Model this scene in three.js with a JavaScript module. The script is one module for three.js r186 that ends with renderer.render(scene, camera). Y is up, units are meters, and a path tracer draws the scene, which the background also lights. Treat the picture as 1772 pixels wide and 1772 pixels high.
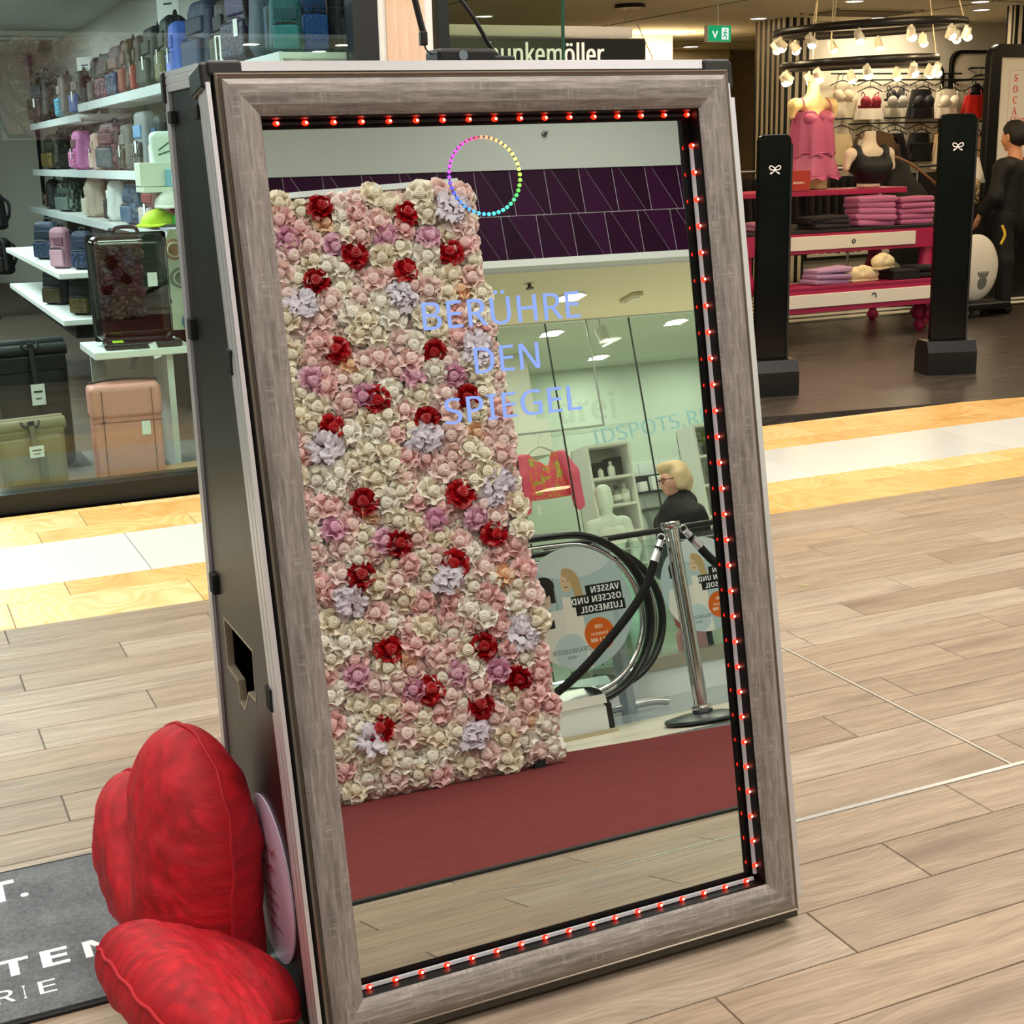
import * as THREE from 'three';
import { mergeGeometries } from 'three/addons/utils/BufferGeometryUtils.js';
import { RoundedBoxGeometry } from 'three/addons/geometries/RoundedBoxGeometry.js';
import { TextGeometry } from 'three/addons/geometries/TextGeometry.js';
import { FontLoader } from 'three/addons/loaders/FontLoader.js';
import { RectAreaLightUniformsLib } from 'three/addons/lights/RectAreaLightUniformsLib.js';

// ---------------------------------------------------------------- camera, lights, exposure
RectAreaLightUniformsLib.init();
const scene = new THREE.Scene();
const D2R = Math.PI / 180;
const camera = new THREE.PerspectiveCamera(39.967, 1, 0.05, 80);
camera.position.set(0, 1.5, 0);
camera.rotation.order = 'YXZ';
camera.rotation.set(-14.401 * D2R, -24.491 * D2R, -1.407 * D2R);
const renderer = new THREE.WebGLRenderer({ antialias: true });
renderer.toneMapping = THREE.LinearToneMapping;
renderer.toneMappingExposure = 1.0;
renderer.shadowMap.enabled = true;
scene.background = new THREE.Color(0x0a0a0a);
const LIGHT = { mall: 13.4, mirrorShop: 140, bagShop: 34, lingerie: 16, downlight: 170, bulb: 3.2, ceilingFill: 45 };

// ---------------------------------------------------------------- helpers
let seed = 20240;
const rnd = () => { seed = (seed * 1664525 + 1013904223) >>> 0; return seed / 4294967296; };
const rr = (a, b) => a + (b - a) * rnd();
const V = (x, y, z) => new THREE.Vector3(x, y, z);
const font = await new FontLoader().loadAsync('fonts/droid/droid_sans_regular.typeface.json');
const fontB = await new FontLoader().loadAsync('fonts/droid/droid_sans_bold.typeface.json');

function M(color, rough = 0.6, metal = 0, extra = {}) {
  return new THREE.MeshPhysicalMaterial({ color, roughness: rough, metalness: metal, ...extra });
}
const taken = {};
function numbered(n) { const k = taken[n] = (taken[n] ?? -1) + 1; return k ? `${n}_${String(k).padStart(3, '0')}` : n; }
function clean(g) {
  if (g.index) g = g.toNonIndexed();
  for (const k of Object.keys(g.attributes)) if (!['position', 'normal', 'uv'].includes(k)) g.deleteAttribute(k);
  if (!g.attributes.normal) g.computeVertexNormals();
  if (!g.attributes.uv) g.setAttribute('uv', new THREE.BufferAttribute(new Float32Array(g.attributes.position.count * 2), 2));
  g.clearGroups();
  return g;
}
function merged(gs) { gs = (Array.isArray(gs) ? gs : [gs]).map(clean); return gs.length > 1 ? mergeGeometries(gs) : gs[0]; }
function obj(name, gs, mat, parent = scene) {
  const g = Array.isArray(gs) || gs.index ? merged(gs) : clean(gs);
  if (parent.off) g.translate(-parent.off.x, -parent.off.y, -parent.off.z);
  const m = new THREE.Mesh(g, mat);
  m.name = parent === scene ? numbered(name) : name;
  m.castShadow = m.receiveShadow = true;
  m.off = parent.off;
  parent.add(m);
  return m;
}
function tag(o, label, category, group) { o.userData = { label, category }; if (group) o.userData.group = group; return o; }
// a thing; with world = true its parts are given in world coordinates
function thing(name, label, category, [x, y, z] = [0, 0, 0], turn = 0, group, world) {
  const o = new THREE.Group(); o.name = numbered(name); scene.add(o);
  o.position.set(x, y, z); o.rotation.y = turn;
  if (world) o.off = V(x, y, z);
  return tag(o, label, category, group);
}
function struct(name, gs, mat, parent = scene) { const m = obj(name, gs, mat, parent); if (parent === scene) m.userData.kind = 'structure'; return m; }
function dup(root, [x, y, z], turn, label) {
  const r = root.clone(); r.name = numbered(root.name.replace(/_\d{3}$/, '')); scene.add(r); r.position.set(x, y, z); r.rotation.y = turn;
  r.userData = { ...root.userData, label };
  return r;
}
function T(g, x = 0, y = 0, z = 0, rx = 0, ry = 0, rz = 0) {
  if (rx || ry || rz) g.applyMatrix4(new THREE.Matrix4().makeRotationFromEuler(new THREE.Euler(rx, ry, rz)));
  return g.translate(x, y, z);
}
const box = (w, h, d, x = 0, y = 0, z = 0, rx = 0, ry = 0, rz = 0) => T(new THREE.BoxGeometry(w, h, d), x, y, z, rx, ry, rz);
const rb = (w, h, d, r, x = 0, y = 0, z = 0, rx = 0, ry = 0, rz = 0, s = 2) => T(new RoundedBoxGeometry(w, h, d, s, r), x, y, z, rx, ry, rz);
const span = (x0, x1, y0, y1, z0, z1) => box(x1 - x0, y1 - y0, z1 - z0, (x0 + x1) / 2, (y0 + y1) / 2, (z0 + z1) / 2);
const cyl = (r1, r2, h, x = 0, y = 0, z = 0, seg = 20, rx = 0, rz = 0) => T(new THREE.CylinderGeometry(r1, r2, h, seg), x, y, z, rx, 0, rz);
const ball = (r, x = 0, y = 0, z = 0, sx = 1, sy = 1, sz = 1, a = 16, b = 10) => new THREE.SphereGeometry(r, a, b).scale(sx, sy, sz).translate(x, y, z);
const tube = (pts, r, seg = 24, rs = 6, closed = false) => new THREE.TubeGeometry(new THREE.CatmullRomCurve3(pts.map(p => V(...p)), closed, 'centripetal'), seg, r, rs, closed);
const lathe = (pts, seg = 24) => new THREE.LatheGeometry(pts.map(p => new THREE.Vector2(...p)), seg);
function boxUV(g, s = 1) {          // uv in metres from the side a face looks to
  g = g.index ? g.toNonIndexed() : g;
  const p = g.attributes.position, n = g.attributes.normal, uv = new Float32Array(p.count * 2);
  for (let i = 0; i < p.count; i++) {
    const ax = Math.abs(n.getX(i)), ay = Math.abs(n.getY(i)), az = Math.abs(n.getZ(i));
    const [u, v] = ax > ay && ax > az ? [p.getZ(i), p.getY(i)] : ay > az ? [p.getX(i), p.getZ(i)] : [p.getX(i), p.getY(i)];
    uv[2 * i] = u * s; uv[2 * i + 1] = v * s;
  }
  g.setAttribute('uv', new THREE.BufferAttribute(uv, 2));
  return g;
}
function extr(pts, depth, bevel = 0, holes = []) {   // outline [x, y] -> slab in z 0..depth
  const s = new THREE.Shape(pts.map(p => new THREE.Vector2(...p)));
  for (const h of holes) s.holes.push(new THREE.Path(h.map(p => new THREE.Vector2(...p))));
  return new THREE.ExtrudeGeometry(s, { depth, bevelEnabled: bevel > 0, bevelSize: bevel, bevelThickness: bevel, bevelSegments: 2, steps: 1 });
}
function words(text, size, depth, f = font, sx = 1) {
  const g = new TextGeometry(text, { font: f, size, depth, curveSegments: 5, bevelEnabled: false });
  return g.scale(sx, 1, 1);
}
function centred(g) { g.computeBoundingBox(); const b = g.boundingBox; return g.translate(-(b.min.x + b.max.x) / 2, -(b.min.y + b.max.y) / 2, 0); }
// parametric sheet: f(u, v) -> [x, y, z]
function sheet(f, nu, nv) {
  const pos = [], uv = [], idx = [];
  for (let j = 0; j <= nv; j++) for (let i = 0; i <= nu; i++) { pos.push(...f(i / nu, j / nv)); uv.push(i / nu, j / nv); }
  for (let j = 0; j < nv; j++) for (let i = 0; i < nu; i++) { const a = j * (nu + 1) + i, b = a + 1, c = a + nu + 1, d = c + 1; idx.push(a, b, d, a, d, c); }
  const g = new THREE.BufferGeometry();
  g.setAttribute('position', new THREE.Float32BufferAttribute(pos, 3)); g.setAttribute('uv', new THREE.Float32BufferAttribute(uv, 2));
  g.setIndex(idx); g.computeVertexNormals();
  return g;
}
// ---- distance fields, meshed with surface nets
const smin = (a, b, k) => { const h = Math.max(k - Math.abs(a - b), 0) / k; return Math.min(a, b) - h * h * k * 0.25; };
function bonesField(bones, k) {     // bone: [ax, ay, az, ra, bx, by, bz, rb, squash z]
  return (x, y, z) => {
    let d = 9;
    for (const b of bones) {
      const sz = b[8] || 1;
      const ux = b[4] - b[0], uy = b[5] - b[1], uz = (b[6] - b[2]) / sz, px = x - b[0], py = y - b[1], pz = (z - b[2]) / sz;
      const t = Math.min(1, Math.max(0, (px * ux + py * uy + pz * uz) / (ux * ux + uy * uy + uz * uz + 1e-9)));
      d = smin(d, Math.hypot(px - ux * t, py - uy * t, pz - uz * t) - (b[3] + (b[7] - b[3]) * t), k);
    }
    return d;
  };
}
function nets(f, lo, hi, cell) {
  const n = [0, 1, 2].map(i => Math.ceil((hi[i] - lo[i]) / cell) + 1), [nx, ny, nz] = n;
  const F = new Float32Array(nx * ny * nz), at = (i, j, k) => i + nx * (j + ny * k);
  for (let k = 0; k < nz; k++) for (let j = 0; j < ny; j++) for (let i = 0; i < nx; i++) F[at(i, j, k)] = f(lo[0] + i * cell, lo[1] + j * cell, lo[2] + k * cell);
  const id = new Int32Array(nx * ny * nz).fill(-1), pos = [], idx = [];
  for (let k = 0; k < nz - 1; k++) for (let j = 0; j < ny - 1; j++) for (let i = 0; i < nx - 1; i++) {
    let c = 0, sx = 0, sy = 0, sz = 0;
    const v = (a, b, d) => F[at(i + a, j + b, k + d)];
    for (const [a, b] of EDGES) {
      const p = v(...a), q = v(...b);
      if ((p < 0) !== (q < 0)) { const t = p / (p - q); sx += a[0] + (b[0] - a[0]) * t; sy += a[1] + (b[1] - a[1]) * t; sz += a[2] + (b[2] - a[2]) * t; c++; }
    }
    if (c) { id[at(i, j, k)] = pos.length / 3; pos.push(lo[0] + (i + sx / c) * cell, lo[1] + (j + sy / c) * cell, lo[2] + (k + sz / c) * cell); }
  }
  const quad = (a, b, c, d, flip) => { if (flip) idx.push(a, c, b, a, d, c); else idx.push(a, b, c, a, c, d); };
  for (let k = 1; k < nz - 1; k++) for (let j = 1; j < ny - 1; j++) for (let i = 1; i < nx - 1; i++) {
    const s = F[at(i, j, k)] < 0;
    if (s !== F[at(i + 1, j, k)] < 0) quad(id[at(i, j - 1, k - 1)], id[at(i, j, k - 1)], id[at(i, j, k)], id[at(i, j - 1, k)], !s);
    if (s !== F[at(i, j + 1, k)] < 0) quad(id[at(i - 1, j, k - 1)], id[at(i - 1, j, k)], id[at(i, j, k)], id[at(i, j, k - 1)], !s);
    if (s !== F[at(i, j, k + 1)] < 0) quad(id[at(i - 1, j - 1, k)], id[at(i, j - 1, k)], id[at(i, j, k)], id[at(i - 1, j, k)], !s);
  }
  const g = new THREE.BufferGeometry();
  g.setAttribute('position', new THREE.Float32BufferAttribute(pos, 3)); g.setIndex(idx); g.computeVertexNormals();
  return g;
}
const EDGES = (() => { const e = []; for (let a = 0; a < 2; a++) for (let b = 0; b < 2; b++) e.push([[0, a, b], [1, a, b]], [[a, 0, b], [a, 1, b]], [[a, b, 0], [a, b, 1]]); return e; })();
function blob(bones, k, cell, extra) {
  const lo = [9, 9, 9], hi = [-9, -9, -9];
  for (const b of bones) for (const [o, r] of [[0, b[3]], [4, b[7]]]) for (let i = 0; i < 3; i++) { lo[i] = Math.min(lo[i], b[o + i] - r * Math.max(1, i === 2 ? b[8] || 1 : 1) - 2 * cell); hi[i] = Math.max(hi[i], b[o + i] + r * Math.max(1, i === 2 ? b[8] || 1 : 1) + 2 * cell); }
  const f = bonesField(bones, k);
  return nets(extra ? (x, y, z) => extra(f(x, y, z), x, y, z) : f, lo, hi, cell);
}

// ---------------------------------------------------------------- textures: colour, grain and print only
const hash = (x, y, s) => { let h = (x * 374761393 + y * 668265263 + s * 974634221) | 0; h = (h ^ (h >>> 13)) * 1274126177 | 0; return ((h ^ (h >>> 16)) >>> 0) / 4294967296; };
function vn(x, y, px, py, s = 1) {
  const x0 = Math.floor(x), y0 = Math.floor(y), fx = x - x0, fy = y - y0, sx = fx * fx * (3 - 2 * fx), sy = fy * fy * (3 - 2 * fy);
  const w = (a, n) => ((a % n) + n) % n, g = (a, b) => hash(w(a, px), w(b, py), s);
  return (g(x0, y0) * (1 - sx) + g(x0 + 1, y0) * sx) * (1 - sy) + (g(x0, y0 + 1) * (1 - sx) + g(x0 + 1, y0 + 1) * sx) * sy;
}
function dtex(w, h, fn, color = true) {
  const a = new Uint8Array(w * h * 4);
  for (let y = 0; y < h; y++) for (let x = 0; x < w; x++) { const c = fn(x / w, y / h, x, y), i = 4 * (y * w + x); a[i] = Math.max(0, Math.min(255, c[0])); a[i + 1] = Math.max(0, Math.min(255, c[1])); a[i + 2] = Math.max(0, Math.min(255, c[2])); a[i + 3] = 255; }
  const t = new THREE.DataTexture(a, w, h);
  t.wrapS = t.wrapT = THREE.RepeatWrapping; t.magFilter = THREE.LinearFilter; t.needsUpdate = true;
  if (color) t.colorSpace = THREE.SRGBColorSpace;
  return t;
}
const mix3 = (a, b, t) => [a[0] + (b[0] - a[0]) * t, a[1] + (b[1] - a[1]) * t, a[2] + (b[2] - a[2]) * t];
const rep = (t, u, v) => { const c = t.clone(); c.repeat.set(u, v); c.needsUpdate = true; return c; };
// oak-look floor planks, grain along u
const woodTex = dtex(1024, 512, (u, v) => {
  const warp = vn(u * 6, v * 5, 6, 5, 3) * 0.9 + vn(u * 14, v * 12, 14, 12, 4) * 0.3;
  const a = vn(u * 8 + 0, v * 40 + warp * 2.2, 8, 40, 5), b = vn(u * 24, v * 128 + warp * 3, 24, 128, 6), c = vn(u * 60, v * 256, 60, 256, 7), blot = vn(u * 5, v * 9, 5, 9, 8);
  const ring = 0.5 + 0.5 * Math.sin((v * 46 + warp * 7) * 6.283);
  let t = 0.34 * a + 0.3 * b + 0.22 * c + 0.14 * ring;
  let k = mix3([132, 117, 101], [188, 170, 149], t * 1.15 - 0.06);
  return mix3(k, [116, 99, 88], Math.max(0, blot - 0.55) * 1.5 + Math.max(0, b * c - 0.55) * 0.9);
});
const stoneTex = dtex(512, 512, (u, v) => {
  const w = vn(u * 3, v * 3, 3, 3, 11) * 2 + vn(u * 7, v * 7, 7, 7, 12) * 0.7;
  const r = 0.5 + 0.5 * Math.sin((w * 5 + v * 3) * 6.283), f = vn(u * 90, v * 90, 90, 90, 13), s = vn(u * 4 + 1, v * 5, 4, 5, 14);
  return mix3(mix3([222, 180, 112], [240, 213, 158], r * 0.55 + f * 0.2 + s * 0.3), [204, 154, 82], Math.max(0, vn(u * 6, v * 10 + w * 2, 6, 10, 15) - 0.66) * 1.6);
});
const linenTex = dtex(512, 512, (u, v) => {          // grey oak foil with cross-hatched scratches, grain along u
  const a = vn(u * 10, v * 90, 10, 90, 21), b = vn(u * 30, v * 200, 30, 200, 22), x = vn(u * 150, v * 14, 150, 14, 23), y = vn(u * 16, v * 160, 16, 160, 24), bl = vn(u * 3, v * 4, 3, 4, 25);
  let k = mix3([104, 97, 92], [186, 178, 171], 0.42 * a + 0.33 * b + 0.25 * bl);
  k = mix3(k, [212, 205, 198], Math.max(0, x - 0.55) * 1.9 * Math.max(0, vn(u * 12, v * 12, 12, 12, 26) - 0.25));
  return mix3(k, [186, 176, 166], Math.max(0, y - 0.74) * 1.3);
});
const beechTex = dtex(256, 512, (u, v) => { const a = vn(u * 40, v * 5, 40, 5, 31), b = vn(u * 100, v * 16, 100, 16, 32); return mix3([206, 170, 142], [232, 202, 176], 0.6 * a + 0.4 * b); });
const carpetTex = dtex(512, 512, (u, v, x, y) => { const n = hash(x, y, 41), m = vn(u * 120, v * 120, 120, 120, 42), l = vn(u * 9, v * 9, 9, 9, 43); let k = mix3([84, 18, 20], [142, 44, 43], 0.5 * n + 0.35 * m + 0.15 * l); return hash(x >> 1, y >> 1, 44) > 0.9975 ? [180, 112, 104] : k; });
const matTex = dtex(512, 512, (u, v, x, y) => { const n = hash(x, y, 51), m = vn(u * 70, v * 70, 70, 70, 52), l = vn(u * 12, v * 12, 12, 12, 53); return mix3([62, 66, 70], [146, 150, 154], 0.55 * n + 0.2 * m + 0.25 * l); });
const velvetTex = dtex(512, 512, (u, v, x, y) => { const w = vn(u * 8, v * 8, 8, 8, 61) * 1.6, m = vn(u * 24 + w, v * 14, 24, 14, 62), f = vn(u * 120, v * 80, 120, 80, 63); return mix3([132, 0, 12], [214, 8, 34], 0.55 * m + 0.25 * f + 0.12 * w); });
const slateTex = dtex(512, 512, (u, v) => { const w = vn(u * 4, v * 4, 4, 4, 71), a = vn(u * 8, v * 44 + w * 4, 8, 44, 72), b = vn(u * 22, v * 90 + w * 8, 22, 90, 73); return mix3([52, 46, 42], [112, 102, 92], 0.4 * a + 0.3 * b + Math.max(0, b - 0.75) * 1.1); });
const noiseBump = dtex(256, 256, (u, v, x, y) => { const n = 255 * (0.5 * hash(x, y, 81) + 0.5 * vn(u * 64, v * 64, 64, 64, 82)); return [n, n, n]; }, false);
const clothBump = dtex(256, 256, (u, v) => { const n = 255 * (0.6 * vn(u * 10, v * 7, 10, 7, 91) + 0.3 * vn(u * 24, v * 18, 24, 18, 92) + 0.1 * vn(u * 80, v * 60, 80, 60, 93)); return [n, n, n]; }, false);
const redPaint = dtex(256, 256, (u, v) => { const a = vn(u * 9, v * 9, 9, 9, 95), b = vn(u * 22, v * 20, 22, 20, 96); return a > 0.63 ? mix3([232, 200, 90], [170, 150, 70], b) : b > 0.62 ? [246, 130, 80] : [246, 84, 120]; });
function canvasTex(w, h, draw) {
  const c = document.createElement('canvas'); c.width = w; c.height = h; const x = c.getContext('2d'); draw(x, w, h);
  const t = new THREE.CanvasTexture(c); t.colorSpace = THREE.SRGBColorSpace; return t;
}

const black = M(0x0b0b0c, 0.42), blackGloss = M(0x060606, 0.12), blackMatte = M(0x121212, 0.8), white = M(0xf0efeb, 0.45), whiteGloss = M(0xf2f4f1, 0.2),
  chrome = M(0xe4e4e6, 0.12, 1), steel = M(0xc4c6ca, 0.32, 1), alu = M(0xd6d6da, 0.36, 0.55), cream = M(0xe9dfc8, 0.7), skin = M(0xdba88c, 0.55), paper = M(0xf4f4f2, 0.7);
const glassPane = (c = 0xfbfefd) => new THREE.MeshPhysicalMaterial({ color: c, roughness: 0.0, transmission: 1, thickness: 0, ior: 1.5 });

// ---------------------------------------------------------------- the setting: floors
const floorBase = struct('floor', boxUV(span(-6, 15, -0.16, -0.004, -6.35, 5.05)), M(0x6c6f72, 0.85));
floorBase.position.set(0, 0, 0);
const OAK = [0xffffff, 0xf1ece6, 0xf8f0e8, 0xe6dfd8].map(c => M(c, 0.5, 0, { map: woodTex, bumpMap: noiseBump, bumpScale: 0.0003 }));
const SAND = [0xffffff, 0xfff1dc, 0xf3e2c6].map(c => M(c, 0.42, 0, { map: stoneTex }));
const WHITE_TILE = [0xdcdeda, 0xd6d8d3].map(c => M(c, 0.3));
function slab(name, x0, x1, z0, z1, mat, gap = 0.0016, uvScale = [1 / 1.92, 1 / 0.64]) {
  const a = gap / 2, b = a + 0.0014, uo = rnd(), vo = rnd(), P = (x, y, z) => [x, y, z];
  const X = [x0 + a, x0 + b, x1 - b, x1 - a], Z = [z0 + a, z0 + b, z1 - b, z1 - a], pos = [], uv = [];
  const q = (...p) => { for (const i of [0, 1, 2, 0, 2, 3]) { pos.push(...p[i]); uv.push((p[i][0] - x0) * uvScale[0] + uo, (p[i][2] - z0) * uvScale[1] + vo); } };
  const o = [[X[0], Z[0]], [X[3], Z[0]], [X[3], Z[3]], [X[0], Z[3]]], n = [[X[1], Z[1]], [X[2], Z[1]], [X[2], Z[2]], [X[1], Z[2]]];
  q(...[3, 2, 1, 0].map(i => P(n[i][0], 0, n[i][1])));
  for (let i = 0; i < 4; i++) { const j = (i + 1) % 4; q(P(n[i][0], 0, n[i][1]), P(n[j][0], 0, n[j][1]), P(o[j][0], -0.0014, o[j][1]), P(o[i][0], -0.0014, o[i][1])); q(P(o[i][0], -0.0014, o[i][1]), P(o[j][0], -0.0014, o[j][1]), P(o[j][0], -0.006, o[j][1]), P(o[i][0], -0.006, o[i][1])); }
  const g = new THREE.BufferGeometry();
  g.setAttribute('position', new THREE.Float32BufferAttribute(pos, 3)); g.setAttribute('uv', new THREE.Float32BufferAttribute(uv, 2)); g.computeVertexNormals();
  return obj(name, g, mat, floorBase);
}
function course(name, z0, z1, joint, len, xa, xb, mats, gap, cut, uvs) {
  let x = joint - Math.ceil((joint - xa) / len) * len;
  for (; x < xb; x += len) {
    const x0 = Math.max(x, xa), x1 = Math.min(x + len, xb);
    if (x1 - x0 < 0.02) continue;
    const m = mats[Math.floor(rnd() * mats.length)];
    if (cut && x0 < cut - 0.03 && x1 > cut + 0.03) { slab(name, x0, cut - 0.006, z0, z1, m, gap, uvs); slab(name, cut + 0.006, x1, z0, z1, m, gap, uvs); }
    else slab(name, x0, x1, z0, z1, m, gap, uvs);
  }
}
for (let i = 0; i < 15; i++) course('plank', -2.418 - (i + 1) * 0.1545, -2.418 - i * 0.1545, 2.218 + 0.321 * (i - 2), 0.962, -1, 7.6, OAK, 0.003, 2.443);
for (let j = 0; j < 10; j++) course('plank', -2.405 + j * 0.164, -2.405 + (j + 1) * 0.164, 2.219 - 0.322 * j, 0.962, j < 4 ? -0.4 : 0.3, 5.6, OAK, 0.003);
for (const [z0, z1, jt] of [[-5.03, -4.7355, 0.336], [-5.216, -5.03, 0.552], [-6.012, -5.815, 0.55], [-6.285, -6.012, 0.758], [-6.345, -6.285, 0.952]]) course('sandstone_tile', z0, z1, jt, 0.63, -1.2, 10.2, SAND, 0.0025, 0, [0.9, 0.9]);
course('white_tile', -5.815, -5.216, 0.875, 0.612, -1.2, 10.2, WHITE_TILE, 0.003);
struct('trim_1', [span(-0.9, 4.6, -0.006, 0.0012, -2.418, -2.405)], M(0xd6dade, 0.3, 0.8), floorBase);       // metal expansion strips
struct('trim_2', [span(2.4385, 2.4475, -0.006, 0.0006, -4.735, -2.418)], M(0xbdb6aa, 0.45, 0.5), floorBase);
// service hatch outline seen in the mirror, in front of the red carpet
struct('trim_3', [span(1.41, 3.2, -0.006, 0.001, -1.225, -1.215), T(span(-0.2, 0, -0.006, 0.001, -0.004, 0.004), 1.41, 0, -1.22, 0, 0.55, 0)], M(0xbcc4c4, 0.35, 0.8), floorBase);
// beyond the carpet: cream stone kerb and pale tiles by the escalator
const PALE = [0xe8e0cb, 0xe0d9c6].map(c => M(c, 0.35)), GREYT = [0x9aa6a8, 0x94a0a4, 0xa2acac].map(c => M(c, 0.22));
course('kerb_tile', 1.3, 2.1, 2.1, 0.6, 0.6, 7.5, PALE, 0.003);
for (let i = 0; i < 5; i++) course('grey_tile', 2.1 + i * 0.58, 2.1 + (i + 1) * 0.58, 2.4 + 0.3 * (i % 2), 0.58, 1.2, 8.4, GREYT, 0.003);
// dark shop floor with its curved edge, and the striped carpet tiles further in
const edge = [[2.7, -6.46], [3.6, -6.5], [4.5, -6.56], [5.2, -6.45], [5.9, -6.33], [6.7, -6.22], [15.5, -6.22]];
struct('floor_1', boxUV(extr([...edge.map(([x, z]) => [x, -z]), [15.5, 19.5], [2.7, 19.5]], 0.06).rotateX(-Math.PI / 2).translate(0, -0.058, 0), 0.7), M(0xffffff, 0.3, 0, { map: slateTex }));
const stripes = struct('floor_2', span(6.4, 14.5, -0.004, 0.004, -13.2, -9.95), M(0x15140f, 0.35));
for (let i = 0; i < 12; i++) struct('floor_stripe', span(6.4, 14.5, 0.003, 0.0065, -10.2 - i * 0.25, -10.06 - i * 0.25), M(0xf2ecdc, 0.4), stripes);
struct('floor_3', boxUV(span(-6, 2.7, -0.1, 0.0, -19.5, -6.5), 0.6), M(0x8a7f78, 0.5, 0, { map: rep(woodTex, 0.5, 0.6) }));
struct('floor_4', span(-1, 10, -0.1, 0.06, 5.0, 9.1), M(0xd4cfc2, 0.5));

// ---------------------------------------------------------------- walls, ceilings and their lights
const wallWhite = M(0xe4e3dc, 0.8), wallCream = M(0xd9c9a4, 0.85), wallGreen = M(0xd9e2d4, 0.8), wallBeige = M(0xe2dccf, 0.8), ceilWhite = M(0xe9e4d6, 0.85);
struct('wall_left', span(-6.2, -6, 0, 4.4, -6.5, 5), wallWhite);
struct('wall_right', span(10.2, 10.4, 0, 4.4, -6.2, 9.2), wallWhite);
struct('ceiling', span(-6.2, 10.4, 4.3, 4.4, -6.6, 3.5), ceilWhite);
struct('wall_front', span(-6.2, 15.7, 2.82, 4.4, -6.62, -6.42), wallWhite);           // fascia over the two shops
struct('wall_west', span(-6.2, -6, 0, 3, -19.6, -6.5), wallBeige);
struct('wall_bagshop', span(-6, 2.3, 0, 3, -19.6, -19.4), wallBeige);
struct('wall_party', span(2.36, 2.52, 0, 3, -19.5, -6.5), wallWhite);
struct('wall_lingerie_back', span(2.5, 12.6, 0, 3, -18.7, -18.5), wallCream);
struct('wall_lingerie_side', span(15.5, 15.7, 0, 3, -19, -6.4), wallCream);
struct('wall_lingerie_right', span(9.6, 15.6, 0, 3, -13.6, -13.4), wallBeige);
struct('ceiling_1', span(-6.2, 2.5, 2.8, 2.86, -19.6, -6.6), M(0xcfd2c9, 0.8));
const lingCeil = struct('ceiling_2', span(2.45, 15.7, 2.8, 2.86, -19.2, -6.6), M(0xeadfc0, 0.85));
for (const x of [5.2, 7.8, 10.4, 13]) struct('trim', span(x, x + 0.012, 2.794, 2.802, -18.5, -6.7), M(0x8f8468, 0.9), lingCeil);
for (const z of [-11.2, -16.2]) struct('trim', span(2.6, 15.5, 2.794, 2.802, z, z + 0.012), M(0x8f8468, 0.9), lingCeil);

function areaLight(color, intensity, w, h, x, y, z, tx, ty, tz) {
  const l = new THREE.RectAreaLight(color, intensity, w, h); l.position.set(x, y, z); l.lookAt(tx, ty, tz); scene.add(l); return l;
}
const panelGlow = new THREE.MeshStandardMaterial({ color: 0xffffff, emissive: 0xffffff, emissiveIntensity: 1.5 });
function panel(x, y, z, w, d, color, power, where) {  // panels are out of view, placed to light the hall and shops
  const t = thing('unseen_ceiling_panel', `unseen white ceiling light panel ${where}`, 'ceiling light', [x, y, z], 0, undefined);
  obj('frame', [span(-w / 2 - 0.03, w / 2 + 0.03, -0.02, 0, -d / 2 - 0.03, -d / 2), span(-w / 2 - 0.03, w / 2 + 0.03, -0.02, 0, d / 2, d / 2 + 0.03), span(-w / 2 - 0.03, -w / 2, -0.02, 0, -d / 2, d / 2), span(w / 2, w / 2 + 0.03, -0.02, 0, -d / 2, d / 2)], alu, t);
  obj('diffuser', span(-w / 2, w / 2, -0.012, -0.001, -d / 2, d / 2), panelGlow, t);
  areaLight(color, power, w, d, x, y - 0.02, z, x, y - 1, z);
}
let pn = 0;
for (const [x, z] of [[-1.6, -4.6], [1.0, -4.6], [3.6, -4.6], [6.2, -4.6], [-1.6, -1.4], [1.0, -1.4], [3.6, -1.4], [6.4, -1.4], [0.6, 1.6], [4.2, 1.6]]) panel(x, 4.3, z, 1.2, 1.2, 0xfff8ef, LIGHT.mall, `of the hall, bay ${['over the entrance on the far left', 'in front of the bag shop window', 'in front of the beech pillar', 'in front of the dark shop floor', 'left of the camera', 'right above the mirror booth', 'above the bare planks', 'at the far right of the hall', 'behind the camera', 'above the carpet'][pn++]}`);
pn = 0;
for (const [x, z] of [[0.2, -8.0], [-1.8, -8.0], [0.2, -11], [-1.8, -11], [0.4, -14.5]]) panel(x, 2.8, z, 0.9, 0.9, 0xf3fbff, LIGHT.bagShop, `of the bag shop, ${['just inside the window', 'inside the window on the far left', 'above the second bay of shelves', 'far left above the aisle', 'deep inside the shop'][pn++]}`);
pn = 0;
for (const [x, z] of [[4.6, -8.0], [7.4, -7.6], [9.6, -8.2], [11.6, -9.6], [6.0, -10.4]]) panel(x, 2.8, z, 0.7, 0.7, 0xffe2b0, LIGHT.lingerie, `of the lingerie shop, ${['near the entrance', 'before the pink table', 'right of the second gate', 'above the boy', 'left of the ring lamps'][pn++]}`);
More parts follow.
